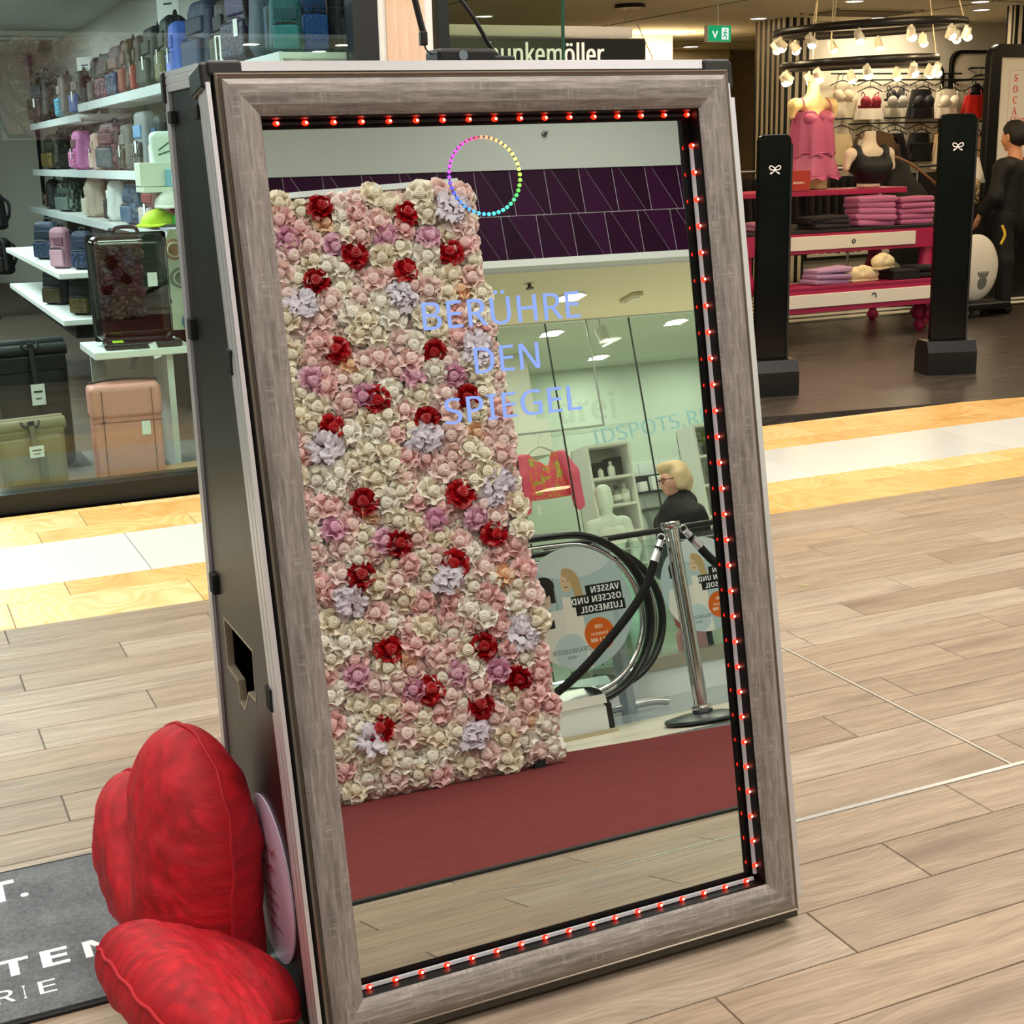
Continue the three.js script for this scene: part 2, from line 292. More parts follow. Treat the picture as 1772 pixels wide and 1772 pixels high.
// small round downlights
const dlGlow = new THREE.MeshStandardMaterial({ color: 0xffffff, emissive: 0xfff6e6, emissiveIntensity: 6 });
function downlight(x, y, z, label, r = 0.1, power = LIGHT.downlight, color = 0xffe9c4) {
  const t = thing('downlight', label, 'downlight', [x, y, z], 0, 'round recessed downlights');
  obj('rim', new THREE.TorusGeometry(r, 0.012, 8, 24).rotateX(Math.PI / 2), white, t);
  obj('lamp_disc', cyl(r, r, 0.008, 0, -0.004, 0, 24), dlGlow, t);
  if (power) areaLight(color, power, r * 1.6, r * 1.6, x, y - 0.02, z, x, y - 1, z);
}
[[6.51, -15.08], [7.35, -15.19], [8.09, -15.09], [9.22, -15.1], [10.58, -17.05]].forEach(([x, z], i) => downlight(x, 2.8, z, `round downlight above the shop sign, ${['leftmost of the row behind the glass', 'second of the row, above the first letters', 'third of the row, right of the glass edge', 'fourth of the row, left of the exit sign', 'in the rear corner under the exit sign'][i]}`, 0.11, 55));
[[9.04, -13.22], [10.4, -12.92], [11.08, -13.2], [10.97, -12.83], [10.92, -11.94], [10.28, -11.26], [8.93, -11.47], [5.97, -13.48]].forEach(([x, z], i) => downlight(x, 2.8, z, `round downlight in the lingerie shop ceiling ${['left of the striped pillar', 'left above the upper ring of spots', 'lowest one right of the upper ring', 'between the ring and the poster', 'upper right above the poster', 'topmost at the right', 'at the top edge above the ring', 'leftmost, by the thick cable'][i]}`, 0.09, i % 2 ? LIGHT.downlight : 0));

// ---------------------------------------------------------------- the mirror photo booth
const KX0 = 0.566, KX1 = 1.533, KZ = -2.046, KY = 0.03, LEAN = 9.945 * D2R, KW = KX1 - KX0, KL = 1.628, ca = Math.cos(LEAN), sa = Math.sin(LEAN);
const slope = new THREE.Matrix4().makeBasis(V(1, 0, 0), V(0, ca, -sa), V(0, sa, ca)).setPosition(0, KY, KZ);      // (x, up the slope, out of the glass) -> world
const lay = g => g.applyMatrix4(slope);
const booth = thing('mirror_photo_booth', 'tall leaning touchscreen mirror booth with a wide grey oak frame, standing on the planks', 'photo booth', [1.05, 0, -2.34], 0, undefined, true);
booth.rotation.z = 0.0058;
const backZ = -2.644, frontZ = y => KZ - (y - KY) * sa / ca - 0.03;       // front line of the case
const TOPY = KY + KL * ca + 0.018;
const panelMat = M(0x100f0d, 0.36, 0.15, { specularIntensity: 0.6, bumpMap: noiseBump, bumpScale: 0.0004 });
// side panel in (-z, y): a handle slot is cut through
const slot = [[2.549, 0.655], [2.337, 0.655], [2.341, 0.559], [2.392, 0.557], [2.430, 0.510], [2.468, 0.514], [2.470, 0.552], [2.549, 0.557]];
const sideShape = [[-frontZ(0.06) , 0.02], [-backZ, 0.02], [-backZ, TOPY - 0.03], [-frontZ(TOPY - 0.03), TOPY - 0.03]];
const sideGeo = (x, hole) => { const g = extr(sideShape, 0.006, 0, hole ? [slot] : []); g.applyMatrix4(new THREE.Matrix4().makeBasis(V(0, 0, -1), V(0, 1, 0), V(1, 0, 0)).setPosition(x, 0, 0)); return g; };
const uvS = g => boxUV(g, 1.6);
obj('side_panel', uvS(sideGeo(0.557, true)), panelMat, booth);
obj('side_panel', uvS(sideGeo(1.522, false)), panelMat, booth);
obj('slot_edge', slot.map((p, i) => { const q = slot[(i + 1) % slot.length], L = Math.hypot(q[0] - p[0], q[1] - p[1]); return T(box(0.014, 0.004, L, 0, 0, 0), 0.5635, (p[1] + q[1]) / 2, -(p[0] + q[0]) / 2, Math.atan2(q[1] - p[1], q[0] - p[0])); }), M(0xb5ab96, 0.4, 0.6), booth);
obj('back_panel', span(0.56, 1.528, 0.02, TOPY - 0.01, backZ, backZ + 0.01), blackMatte, booth);
obj('top_panel', span(0.575, 1.53, TOPY - 0.02, TOPY - 0.008, backZ + 0.02, frontZ(TOPY) - 0.03), blackMatte, booth);
obj('base_panel', span(0.57, 1.53, 0.012, 0.03, backZ + 0.02, frontZ(0.03) + 0.015), blackMatte, booth);
obj('gap_shade_filler', span(0.585, 1.515, 0.0035, 0.012, backZ + 0.05, frontZ(0.03) + 0.005), M(0x050505, 0.9), booth);  // near-black filler standing in for the deep shade under the booth
for (const [x, z] of [[0.64, -2.58], [1.46, -2.58], [0.64, -2.14], [1.46, -2.14]]) obj('foot', cyl(0.022, 0.025, 0.02, x, 0.004, z, 12), blackMatte, booth);
// aluminium corner profiles: grooved strips
function groove(len, w, d) { return extr([[0, 0], [0, d], [w * 0.28, d], [w * 0.32, d * 0.75], [w * 0.38, d], [w * 0.66, d], [w * 0.7, d * 0.75], [w * 0.76, d], [w, d], [w, 0]], len); }
const along = (g, o, ux, uy, uz) => {
  const m = new THREE.Matrix4().makeBasis(V(...ux), V(...uy), V(...uz)).setPosition(...o);
  g = clean(g.applyMatrix4(m));
  if (m.determinant() < 0) for (const a of Object.values(g.attributes)) for (let i = 0; i < a.count; i += 3) for (let k = 0; k < a.itemSize; k++) { const q = a.array[(i + 1) * a.itemSize + k]; a.array[(i + 1) * a.itemSize + k] = a.array[(i + 2) * a.itemSize + k]; a.array[(i + 2) * a.itemSize + k] = q; }
  return g;
};
const topF = [0.556, TOPY - 0.05, frontZ(TOPY - 0.05)];
obj('corner_profile', along(groove(KL - 0.03, 0.062, 0.007), [0.558, 0.035, frontZ(0.035) - 0.03], [0, sa, ca], [-1, 0, 0], [0, ca, -sa]), alu, booth);
obj('corner_profile', along(groove(KL - 0.03, 0.062, 0.007), [1.528, 0.035, frontZ(0.035) + 0.032], [0, -sa, -ca], [1, 0, 0], [0, ca, -sa]), alu, booth);
obj('corner_profile', along(groove(TOPY - 0.05, 0.03, 0.007), [0.558, 0.025, backZ], [0, 0, 1], [-1, 0, 0], [0, 1, 0]), alu, booth);
obj('corner_profile', along(groove(0.252, 0.034, 0.007), [0.558, TOPY - 0.034, backZ + 0.01], [0, 1, 0], [-1, 0, 0], [0, 0, 1]), alu, booth);
obj('corner_profile', span(0.556, 1.53, TOPY - 0.008, TOPY, backZ, backZ + 0.05), alu, booth);
obj('corner_profile', lay(span(0.61, KX1 - 0.045, KL + 0.004, KL + 0.02, -0.06, -0.006)), alu, booth);
obj('corner_profile', lay(span(KX1 + 0.001, KX1 + 0.014, 0.03, KL - 0.05, -0.06, -0.004)), alu, booth);
obj('corner_profile', lay(span(KX0, KX1, -0.014, -0.003, -0.06, -0.004)), M(0x4a4742, 0.4, 0.8), booth);  // bottom strip coloured darker, shade under the booth put into its colour
// black plastic corner pieces
obj('corner_cap', [lay(rb(0.058, 0.026, 0.09, 0.006, KX0 + 0.019, KL + 0.008, -0.045)), lay(rb(0.02, 0.042, 0.086, 0.006, KX0 - 0.011, KL - 0.002, -0.047))], black, booth);
obj('corner_cap', [lay(rb(0.06, 0.026, 0.07, 0.006, KX1 - 0.02, KL + 0.008, -0.036)), lay(rb(0.018, 0.05, 0.068, 0.006, KX1 + 0.005, KL - 0.008, -0.036))], black, booth);
for (const x of [0.556, 1.528]) obj('corner_cap', rb(0.02, 0.056, 0.024, 0.005, x, TOPY - 0.026, backZ + 0.002), black, booth);
for (const [y, z, h] of [[1.574, -2.605, 0.022], [1.576, -2.398, 0.024], [1.2, -2.592, 0.04], [1.175, -2.305, 0.042], [0.712, -2.592, 0.04], [0.611, -2.212, 0.042]]) obj('hinge_tab', rb(0.012, h, 0.03, 0.003, 0.553, y, z), blackMatte, booth);
// mitred frame
function rail(prof, L, map) {
  const pos = [], uv = [];
  const P = (s, t, w) => { const [u, v] = map(s, t); return [u, v, w]; };
  let run = 0;
  for (let i = 0; i < prof.length - 1; i++) {
    const [t0, w0] = prof[i], [t1, w1] = prof[i + 1], seg = Math.hypot(t1 - t0, w1 - w0);
    const c = [[t0, t0, w0], [L - t0, t0, w0], [L - t1, t1, w1], [t1, t1, w1]], vv = [run, run, run + seg, run + seg];
    for (const k of [0, 1, 2, 0, 2, 3]) { pos.push(...P(...c[k])); uv.push(c[k][0] * 2.2 + i * 0.37, vv[k] * 2.2); }
    run += seg;
  }
  const g = new THREE.BufferGeometry();
  g.setAttribute('position', new THREE.Float32BufferAttribute(pos, 3)); g.setAttribute('uv', new THREE.Float32BufferAttribute(uv, 2)); g.computeVertexNormals();
  return lay(g);
}
const woodProf = [[0.0095, -0.002], [0.0105, 0.006], [0.02, 0.0115], [0.034, 0.0125], [0.052, 0.009], [0.064, 0.003], [0.069, -0.001], [0.0705, -0.006], [0.0705, -0.043]];
const trimProf = [[0, -0.05], [0, 0.001], [0.003, 0.0035], [0.0052, 0.0022], [0.0062, 0.0008], [0.0074, 0.0036], [0.0088, 0.003], [0.0096, -0.002]];
const sides = [[KW, (s, t) => [KX0 + s, t]], [KL, (s, t) => [KX1 - t, s]], [KW, (s, t) => [KX1 - s, KL - t]], [KL, (s, t) => [KX0 + t, KL - s]]];
const frameWood = M(0xecebec, 0.5, 0.12, { map: linenTex, bumpMap: noiseBump, bumpScale: 0.0002 }), trimMat = M(0x8e8578, 0.3, 0.75), lipMat = M(0x040404, 0.5, 0, { specularIntensity: 0.4 });
for (const [L, m] of sides) {
  obj('frame_rail', rail(woodProf.slice(0, 7), L, m), frameWood, booth);
  obj('frame_trim', rail(trimProf, L, m), trimMat, booth);
  obj('inner_lip', rail(woodProf.slice(6), L, m), lipMat, booth);
}
// glass: a real mirror, everything seen in it stands behind the camera
const GX0 = KX0 + 0.07, GX1 = KX1 - 0.0705, GY0 = 0.0705, GY1 = KL - 0.0705;
obj('mirror_glass', lay(span(GX0, GX1, GY0, GY1, -0.05, -0.04)), M(0xcfd7d3, 0.0, 1), booth);
obj('glass_border', [lay(span(GX0, GX1, GY0, GY0 + 0.017, -0.04, -0.0385)), lay(span(GX0, GX1, GY1 - 0.013, GY1, -0.04, -0.0385)), lay(span(GX1 - 0.014, GX1, GY0, GY1, -0.04, -0.0385)), lay(span(GX0, GX0 + 0.005, GY0, GY1, -0.04, -0.0385))], lipMat, booth);
// light strip with red diodes round the glass
const ledRed = new THREE.MeshStandardMaterial({ color: 0x300000, emissive: 0xff1606, emissiveIntensity: 7 }), stripMat = M(0xd8dadf, 0.25, 0.2), ledCore = new THREE.MeshStandardMaterial({ color: 0xffffff, emissive: 0xffb090, emissiveIntensity: 9 });
const strip = obj('led_strip', [lay(span(GX1 - 0.0065, GX1 - 0.0005, GY0 + 0.013, GY1 - 0.06, -0.033, -0.0275)), lay(span(GX0, GX1 - 0.008, GY0 + 0.0015, GY0 + 0.0075, -0.033, -0.0275))], stripMat, booth);
obj('led_strip', lay(span(GX0, GX1 - 0.008, GY1 - 0.008, GY1 - 0.003, -0.033, -0.029)), M(0x1c1412, 0.3), booth);
const ledGeo = new THREE.SphereGeometry(0.0045, 8, 6).scale(1.35, 1, 0.8), coreGeo = new THREE.SphereGeometry(0.0022, 6, 5);
function led(u, v, parent = booth, mat = ledRed, core = ledCore, s = 1) { const m = obj('led', lay(ledGeo.clone().scale(s, s, s).translate(u, v, -0.0275 * s)), mat, parent); if (core) obj('led_core', lay(coreGeo.clone().scale(s, s, s).translate(u + 0.001, v, -0.0265 * s + 0.003)), core, m); }
for (let i = 0; i < 17; i++) led(0.667 + i * 0.0492, GY1 - 0.0055);
for (let i = 0; i < 29; i++) led(GX1 - 0.0035, GY1 - 0.062 - i * 0.0498);
for (let i = 0; i < 17; i++) led(0.655 + i * 0.0488, GY0 + 0.0045);
// ring light glowing through the glass: one diode after the other round the colour wheel
const ring = obj('ring_light', lay(T(new THREE.TorusGeometry(0.068, 0.0012, 6, 48), 1.0365, 1.4565, -0.0395)), M(0x30323a, 0.4), booth);
for (let i = 0; i < 44; i++) {
  const a = i / 44 * 2 * Math.PI, deg = (90 - a / D2R + 360) % 360;    // clockwise from the top
  const hue = deg < 90 ? 0.03 + deg / 90 * 0.16 : deg < 180 ? 0.25 + (deg - 90) / 90 * 0.27 : deg < 270 ? 0.56 + (deg - 180) / 90 * 0.14 : 0.74 + (deg - 270) / 90 * 0.26;
  const c = new THREE.Color().setHSL(hue % 1, 1, deg < 90 ? 0.62 : 0.55);
  obj('led', lay(ledGeo.clone().scale(0.56, 0.76, 0.4).translate(1.0365 + 0.068 * Math.cos(a), 1.4565 + 0.067 * Math.sin(a), -0.0385)), new THREE.MeshStandardMaterial({ color: 0x101010, emissive: c, emissiveIntensity: 1.5 }), ring);
}
// text shown on the screen behind the half mirror
const textMat = new THREE.MeshStandardMaterial({ color: 0x101418, emissive: 0x98b4ff, emissiveIntensity: 0.95 });
for (const [s, x0, y0, w, h] of [['BERÜHRE', 0.891, 1.196, 0.307, 0.0475], ['DEN', 0.98, 1.112, 0.127, 0.046], ['SPIEGEL', 0.914, 1.029, 0.269, 0.045]]) {
  const g = words(s, 1, 0.01); g.computeBoundingBox(); const b = g.boundingBox, kx = w / (b.max.x - b.min.x);
  const cap = words('E', 1, 0.01); cap.computeBoundingBox(); const ky = h / (cap.boundingBox.max.y - cap.boundingBox.min.y);
  obj('screen_text', lay(g.translate(-b.min.x, 0, 0).scale(kx, ky, 0.1).translate(x0, y0, -0.0398)), textMat, booth).userData.label = `glowing pale blue word ${s} on the mirror screen`;
}
// oval info sticker low on the side panel
const sticker = canvasTex(512, 512, (x, w, h) => {
  x.fillStyle = '#dcc8e2'; x.fillRect(0, 0, w, h); x.fillStyle = '#b0303c'; x.textAlign = 'center';
  const q = (x0, y, n, st, amp) => { x.beginPath(); x.moveTo(x0, y); for (let i = 1; i <= n; i++) x.quadraticCurveTo(x0 + (i - 0.7) * st, y - amp * (i % 3 ? 1 : 1.9), x0 + i * st, y + (i % 2) * 4); x.stroke(); };      // unreadable red script
  x.strokeStyle = '#b0303c'; x.lineWidth = 7; q(150, 170, 9, 24, 26); q(170, 225, 7, 24, 22);
  x.strokeStyle = '#7c2030'; x.lineWidth = 4; for (let i = 0; i < 4; i++) q(170 + (i % 2) * 24, 290 + i * 38, 11 - i % 3, 14, 10);
});
const ov = []; for (let i = 0; i < 40; i++) { const a = i / 40 * 2 * Math.PI; ov.push([0.157 * Math.cos(a), 0.157 * Math.sin(a)]); }
const ovG = extr(ov, 0.003); { const p = ovG.attributes.position, uv = ovG.attributes.uv; for (let i = 0; i < p.count; i++) uv.setXY(i, 1 - (p.getX(i) / 0.314 + 0.5), p.getY(i) / 0.314 + 0.5); }
obj('oval_sticker', ovG.applyMatrix4(new THREE.Matrix4().makeBasis(V(0, -0.17, -0.985), V(0, 0.985, -0.17), V(1, 0, 0)).setPosition(0.5535, 0.215, -2.33)), M(0xffffff, 0.35, 0, { map: sticker }), booth).userData.label = 'pale oval sticker with red script';

// cables and a small black receiver on top of the booth
const rx = thing('receiver_box', 'small black box with a round badge lying on top of the mirror booth', 'box', [1.12, TOPY + 0.006, -2.6], 0, undefined, true);
obj('housing', rb(0.12, 0.03, 0.07, 0.008, 1.1, TOPY + 0.022, -2.6), black, rx);
obj('housing_clip', rb(0.05, 0.018, 0.05, 0.005, 1.18, TOPY + 0.016, -2.6), black, rx);
obj('badge', cyl(0.009, 0.009, 0.003, 1.09, TOPY + 0.024, -2.5635, 16, Math.PI / 2), M(0x7c8a96, 0.4, 0.5), rx);
const cb1 = thing('power_cable', 'thin black cable with a thick chain-like upper end hanging left of the black box', 'cable', [1.0, 1.7, -2.6], 0, undefined, true);
obj('sleeve', tube([[0.93, 2.3, -2.6], [1.0, 1.83, -2.6], [1.021, 1.735, -2.6], [1.025, 1.72, -2.6]], 0.0062, 40, 6), black, cb1);
obj('plug', rb(0.014, 0.026, 0.014, 0.003, 1.025, 1.708, -2.6), black, cb1);
obj('cord', tube([[1.025, 1.7, -2.6], [1.032, 1.686, -2.6], [1.052, 1.676, -2.6], [1.075, TOPY + 0.03, -2.6]], 0.0016, 24, 6), black, cb1);
const cb2 = tag(obj('data_cable', tube([[0.9, 2.6, -2.6], [1.03, 1.86, -2.6], [1.104, 1.778, -2.6], [1.136, 1.737, -2.6], [1.162, 1.695, -2.6], [1.182, TOPY + 0.02, -2.6]], 0.0045, 50, 8), black), 'thick smooth black cable curving down to the right side of the black box', 'cable');

// ---------------------------------------------------------------- plush hearts
const blunt = y => (y < -0.45 ? -0.45 + 0.36 * Math.tanh((y + 0.45) / 0.36) * 1.05 : y);
function heartGeo(W, H, TH, sd) {
  const N = 110, R = 30, c0 = -0.1, pos = [], uv = [], idx = [];
  const out = t => { const s = Math.sin(t); return [16 * s * s * s / 16.2, blunt((13 * Math.cos(t) - 5 * Math.cos(2 * t) - 2 * Math.cos(3 * t) - Math.cos(4 * t) + 2.5) / 15.2)]; };
  for (const side of [1, -1]) {
    const base = pos.length / 3;
    for (let j = 0; j <= R; j++) for (let i = 0; i <= N; i++) {
      const r = Math.sin(j / R * Math.PI / 2), t = i / N * 2 * Math.PI, [ox, oy] = out(t);
      const x = ox * r, y = c0 + (oy - c0) * r;
      const edge = Math.max(0, 1 - r * r), dome = Math.pow(edge, 0.44);
      const crease = 1 - 0.42 * Math.exp(-(x * x) / 0.014) * Math.min(1, Math.max(0, (y + 0.05) / 0.5));          // fold running down from the cleft
      const pl = Math.max(0, r - 0.5) * 2, pucker = 1 + pl * 0.06 * Math.sin(t * 31 + 2 * vn(i * 0.3, j * 0.2, 33, 9, sd)) * edge * 2;
      const n = (vn(x * 4 + 9, y * 4 + 9, 64, 64, sd + side) - 0.5) * 0.1 + (vn(x * 12 + 20, y * 7 + 20, 64, 64, sd + 5 + side) - 0.5) * 0.045;
      pos.push(x * W / 2, y * H / 2, side * TH / 2 * (dome * crease * pucker + n * Math.min(1, edge * 3)));
      uv.push(x * 0.9 + 0.5 + (side < 0 ? 0.5 : 0), y * 0.9 + 0.5);
    }
    for (let j = 0; j < R; j++) for (let i = 0; i < N; i++) { const a = base + j * (N + 1) + i, b = a + 1, c = a + N + 1, d = c + 1; side > 0 ? idx.push(a, c, d, a, d, b) : idx.push(a, d, c, a, b, d); }
  }
  const g = new THREE.BufferGeometry();
  g.setAttribute('position', new THREE.Float32BufferAttribute(pos, 3)); g.setAttribute('uv', new THREE.Float32BufferAttribute(uv, 2)); g.setIndex(idx); g.computeVertexNormals();
  const rim = []; for (let i = 0; i < 80; i++) { const [x, y] = out((i + 0.5) / 80 * 2 * Math.PI); rim.push([x * W / 2 * 1.004, y * H / 2 * 1.004, 0.0025 * Math.sin(i * 1.9)]); }
  return [g, tube(rim, 0.0042, 320, 5, true)];
}
const velvet = M(0xffffff, 0.72, 0, { map: velvetTex, bumpMap: clothBump, bumpScale: 0.004, sheen: 0.42, sheenRoughness: 0.3, sheenColor: new THREE.Color(1.0, 0.08, 0.2) });
const velvetSeam = M(0xb00a1c, 0.7, 0, { sheen: 1, sheenRoughness: 0.4, sheenColor: new THREE.Color(0.9, 0.15, 0.25) });
function heart(label, pos, n, up, W, H, TH, sd) {
  const z = V(...n).normalize(), y = V(...up); y.addScaledVector(z, -y.dot(z)).normalize(); const x = y.clone().cross(z);
  const rot = new THREE.Matrix4().makeBasis(x, y, z), [g, seam] = heartGeo(W, H, TH, sd);
  g.applyMatrix4(rot); seam.applyMatrix4(rot);
  const t = thing('heart_cushion', label, 'cushion', pos);
  obj('cover', g, velvet, t); obj('seam', seam, velvetSeam, t);
  g.computeBoundingBox(); return t;
}
const h1 = heart('large red velvet heart cushion leaning upright against the side of the booth', [0.42, 0.19, -2.41], [-0.94, 0.13, 0.31], [-0.1, 0.75, -0.66], 0.44, 0.58, 0.25, 3);
const h2 = heart('red velvet heart cushion lying on the floor in front of the upright heart', [0.351, 0.134, -2.179], [0.454, 0.89, -0.036], [0.737, -0.353, 0.577], 0.35, 0.41, 0.18, 12);

// grey entrance mat with white lettering
const mat = thing('entrance_mat', 'speckled grey entrance mat with white capital letters and a black edge', 'mat', [0, 0, -2.697]);
obj('pile', boxUV(span(-1.4, 0.42, 0.001, 0.009, -0.288, 0.288), 1.7), M(0xffffff, 0.95, 0, { map: matTex, bumpMap: noiseBump, bumpScale: 0.002 }), mat);
obj('rubber_edge', [span(-1.4, 0.435, 0, 0.006, -0.3, -0.288), span(-1.4, 0.435, 0, 0.006, 0.288, 0.3), span(0.42, 0.435, 0, 0.006, -0.288, 0.288)], blackMatte, mat);
const letterMat = M(0xf0f1f4, 0.85);
for (const [s, x0, x1, z0, z1, b] of [['S', -0.22, -0.165, -2.945, -2.855, 1], ['T', -0.15, -0.085, -2.945, -2.855, 1], ['A', -0.07, -0.005, -2.945, -2.855, 1], ['R', 0.005, 0.065, -2.945, -2.855, 1], ['T', 0.078, 0.143, -2.945, -2.855, 1], ['.', 0.15, 0.166, -2.873, -2.857, 1],
  ['G', -0.16, -0.1, -2.617, -2.555, 1], ['A', -0.085, -0.02, -2.617, -2.555, 1], ['R', 0.0, 0.06, -2.617, -2.555, 1], ['T', 0.08, 0.136, -2.617, -2.555, 1], ['E', 0.158, 0.209, -2.619, -2.557, 1], ['N', 0.238, 0.302, -2.617, -2.555, 1],
  ['L', -0.03, 0.0, -2.512, -2.468, 0], ['E', 0.02, 0.048, -2.512, -2.468, 0], ['R', 0.066, 0.1, -2.512, -2.468, 0], ['I', 0.114, 0.119, -2.512, -2.468, 0], ['E', 0.142, 0.173, -2.512, -2.468, 0]]) {
  const g = words(s, 1, 1, b ? fontB : font); g.computeBoundingBox(); const q = g.boundingBox;
  obj('lettering', g.translate(-q.min.x, -q.min.y, 0).scale((x1 - x0) / (q.max.x - q.min.x), (z1 - z0) / (q.max.y - q.min.y), 0.0006).rotateX(-Math.PI / 2).translate(x0, 0.0092, z1 + 2.697), letterMat, mat);
}

// ---------------------------------------------------------------- behind the camera, seen in the mirror: flower wall on a red carpet
const carpet = thing('red_carpet', 'speckled dark red carpet runner under the flower wall, edged in black rubber', 'carpet', [0, 0, 0]);
obj('pile', boxUV(extr([[0.3, 0.865], [3.62, 0.865], [3.62, -0.95], [2.66, -1.36], [0.3, -1.5]], 0.006).rotateX(-Math.PI / 2).translate(0, 0.002, 0), 1.6), M(0xffffff, 0.95, 0, { map: carpetTex, bumpMap: noiseBump, bumpScale: 0.002 }), carpet);
obj('rubber_edge', span(0.3, 3.62, 0, 0.008, -0.895, -0.865), M(0x1b1e1f, 0.7), carpet);

const fw = thing('flower_backdrop', 'tall backdrop panel covered in cream, blush, mauve and dark red fabric roses', 'flower wall', [1.96, 0, 1.125], 188.97 * D2R);
obj('panel_board', span(-0.5, 0.56, 0.04, 2.575, -0.03, 0.0), M(0x8c8468, 0.9), fw);
obj('panel_frame', [span(-0.5, 0.56, 2.575, 2.6, -0.05, 0.02), span(0.56, 0.585, 0.04, 2.6, -0.05, 0.02)], M(0xdfe8ea, 0.4), fw);
obj('panel_foot', [span(-0.45, -0.4, 0.0085, 0.04, -0.25, 0.05), span(0.45, 0.5, 0.0085, 0.04, -0.25, 0.05)], blackMatte, fw);
// one petal: a cupped, flared little sheet from its base at the origin
function petal(L, W, cup, curl, ruffle, sd) {
  return sheet((u, v) => {
    const a = (u - 0.5) * 2, w = W * Math.sin(Math.min(1, v * 1.15 + 0.16) * Math.PI * 0.62) * (1 - 0.1 * v), x = a * w;
    const z = cup * a * a * W - curl * v * v * L + ruffle * L * Math.sin(a * 5.2 + sd) * v * v;
    return [x, v * L * (1 - 0.16 * a * a * v), z];
  }, 5, 4);
}
function place(g, ring, lift, tilt, ang) { return g.rotateX(tilt).translate(0, ring, lift).rotateZ(ang); }
function roseGeo(sd, open) {
  seed = 900 + sd * 77;
  const gs = [];
  // spiral bud
  gs.push(sheet((u, v) => { const a = u * 2 * Math.PI, q = v, r = 0.0235 * q * (1 + 0.08 * Math.sin(a * 3 + sd)); const ph = q * 3.4 - u + sd * 0.13, saw = ph - Math.floor(ph); return [r * Math.cos(a), r * Math.sin(a), 0.022 + 0.013 * (1 - q * q) + 0.0066 * Math.pow(saw, 0.7) * Math.min(1, q * 3) - (q > 0.97 ? 0.02 : 0)]; }, 40, 26));
  for (let k = 0; k < 5; k++) gs.push(place(petal(0.032, 0.024, -0.55, -0.1, 0.05, rr(0, 6)), 0.022, 0.008, 1.2 - open * 0.25 + rr(-0.1, 0.1), k * 2 * Math.PI / 5 + rr(-0.2, 0.2)));
  for (let k = 0; k < 6; k++) gs.push(place(petal(0.036, 0.027, -0.36, 0.25, 0.1, rr(0, 6)), 0.02, 0.006, 0.85 - open * 0.25 + rr(-0.14, 0.14), k * Math.PI / 3 + rr(-0.25, 0.25)));
  for (let k = 0; k < 7; k++) gs.push(place(petal(0.04, 0.03, -0.2, 0.5, 0.16, rr(0, 6)), 0.017, 0.003, 0.4 - open * 0.2 + rr(-0.18, 0.18), k * 2 * Math.PI / 7 + rr(-0.3, 0.3)));
  return merged(gs);
}
function ruffGeo(sd) {                // hydrangea-like ruffled head
  seed = 5000 + sd * 31;
  const gs = [];
  for (let k = 0; k < 34; k++) {
    const a = k * 2.39996, q = Math.sqrt((k + 0.5) / 34), ph = q * 1.35;
    gs.push(petal(0.03, 0.021, rr(-0.5, 0.3), rr(0.1, 0.7), 0.3, rr(0, 6)).rotateX(rr(0.1, 0.9)).rotateZ(rr(0, 6.28)).rotateX(-0.1).translate(0.046 * Math.sin(ph) * Math.cos(a), 0.046 * Math.sin(ph) * Math.sin(a), 0.008 + 0.03 * Math.cos(ph)));
  }
  return merged(gs);
}
const roseGeos = [0, 1, 2, 3, 4, 5].map(i => roseGeo(i, (i % 3) * 0.5)), ruffGeos = [0, 1, 2].map(ruffGeo);
const silk = (c, r = 0.42) => M(c, r, 0, { side: THREE.DoubleSide, transmission: 0.0, sheen: 0.5, sheenRoughness: 0.4, sheenColor: new THREE.Color(c) });
const CREAM = [0xfbf2e2, 0xfdf6ec, 0xf8ecd8].map(c => silk(c)), BLUSH = [0xf9d8d4, 0xfbe2de, 0xf7cccb].map(c => silk(c)), MAUVE = [0xe4aac6, 0xe8b6cc].map(c => silk(c)), LILAC = [0xe0d4e4, 0xe6dcea].map(c => silk(c)), PEACH = [0xf6c8a4, 0xf6ceae].map(c => silk(c)), RED = [0xa80c16, 0xb8101c].map(c => silk(c, 0.3));
const put = [];
function bloom(name, g, mat, x, y, s, z = 0.014) {
  const m = new THREE.Mesh(g, mat); m.name = name; m.castShadow = m.receiveShadow = true;
  m.position.set(x, y, z); m.rotation.set(rr(-0.38, 0.3), rr(-0.35, 0.35), rr(0, 6.28)); m.scale.setScalar(s); fw.add(m); put.push([x, y, s]);
}
seed = 4711;
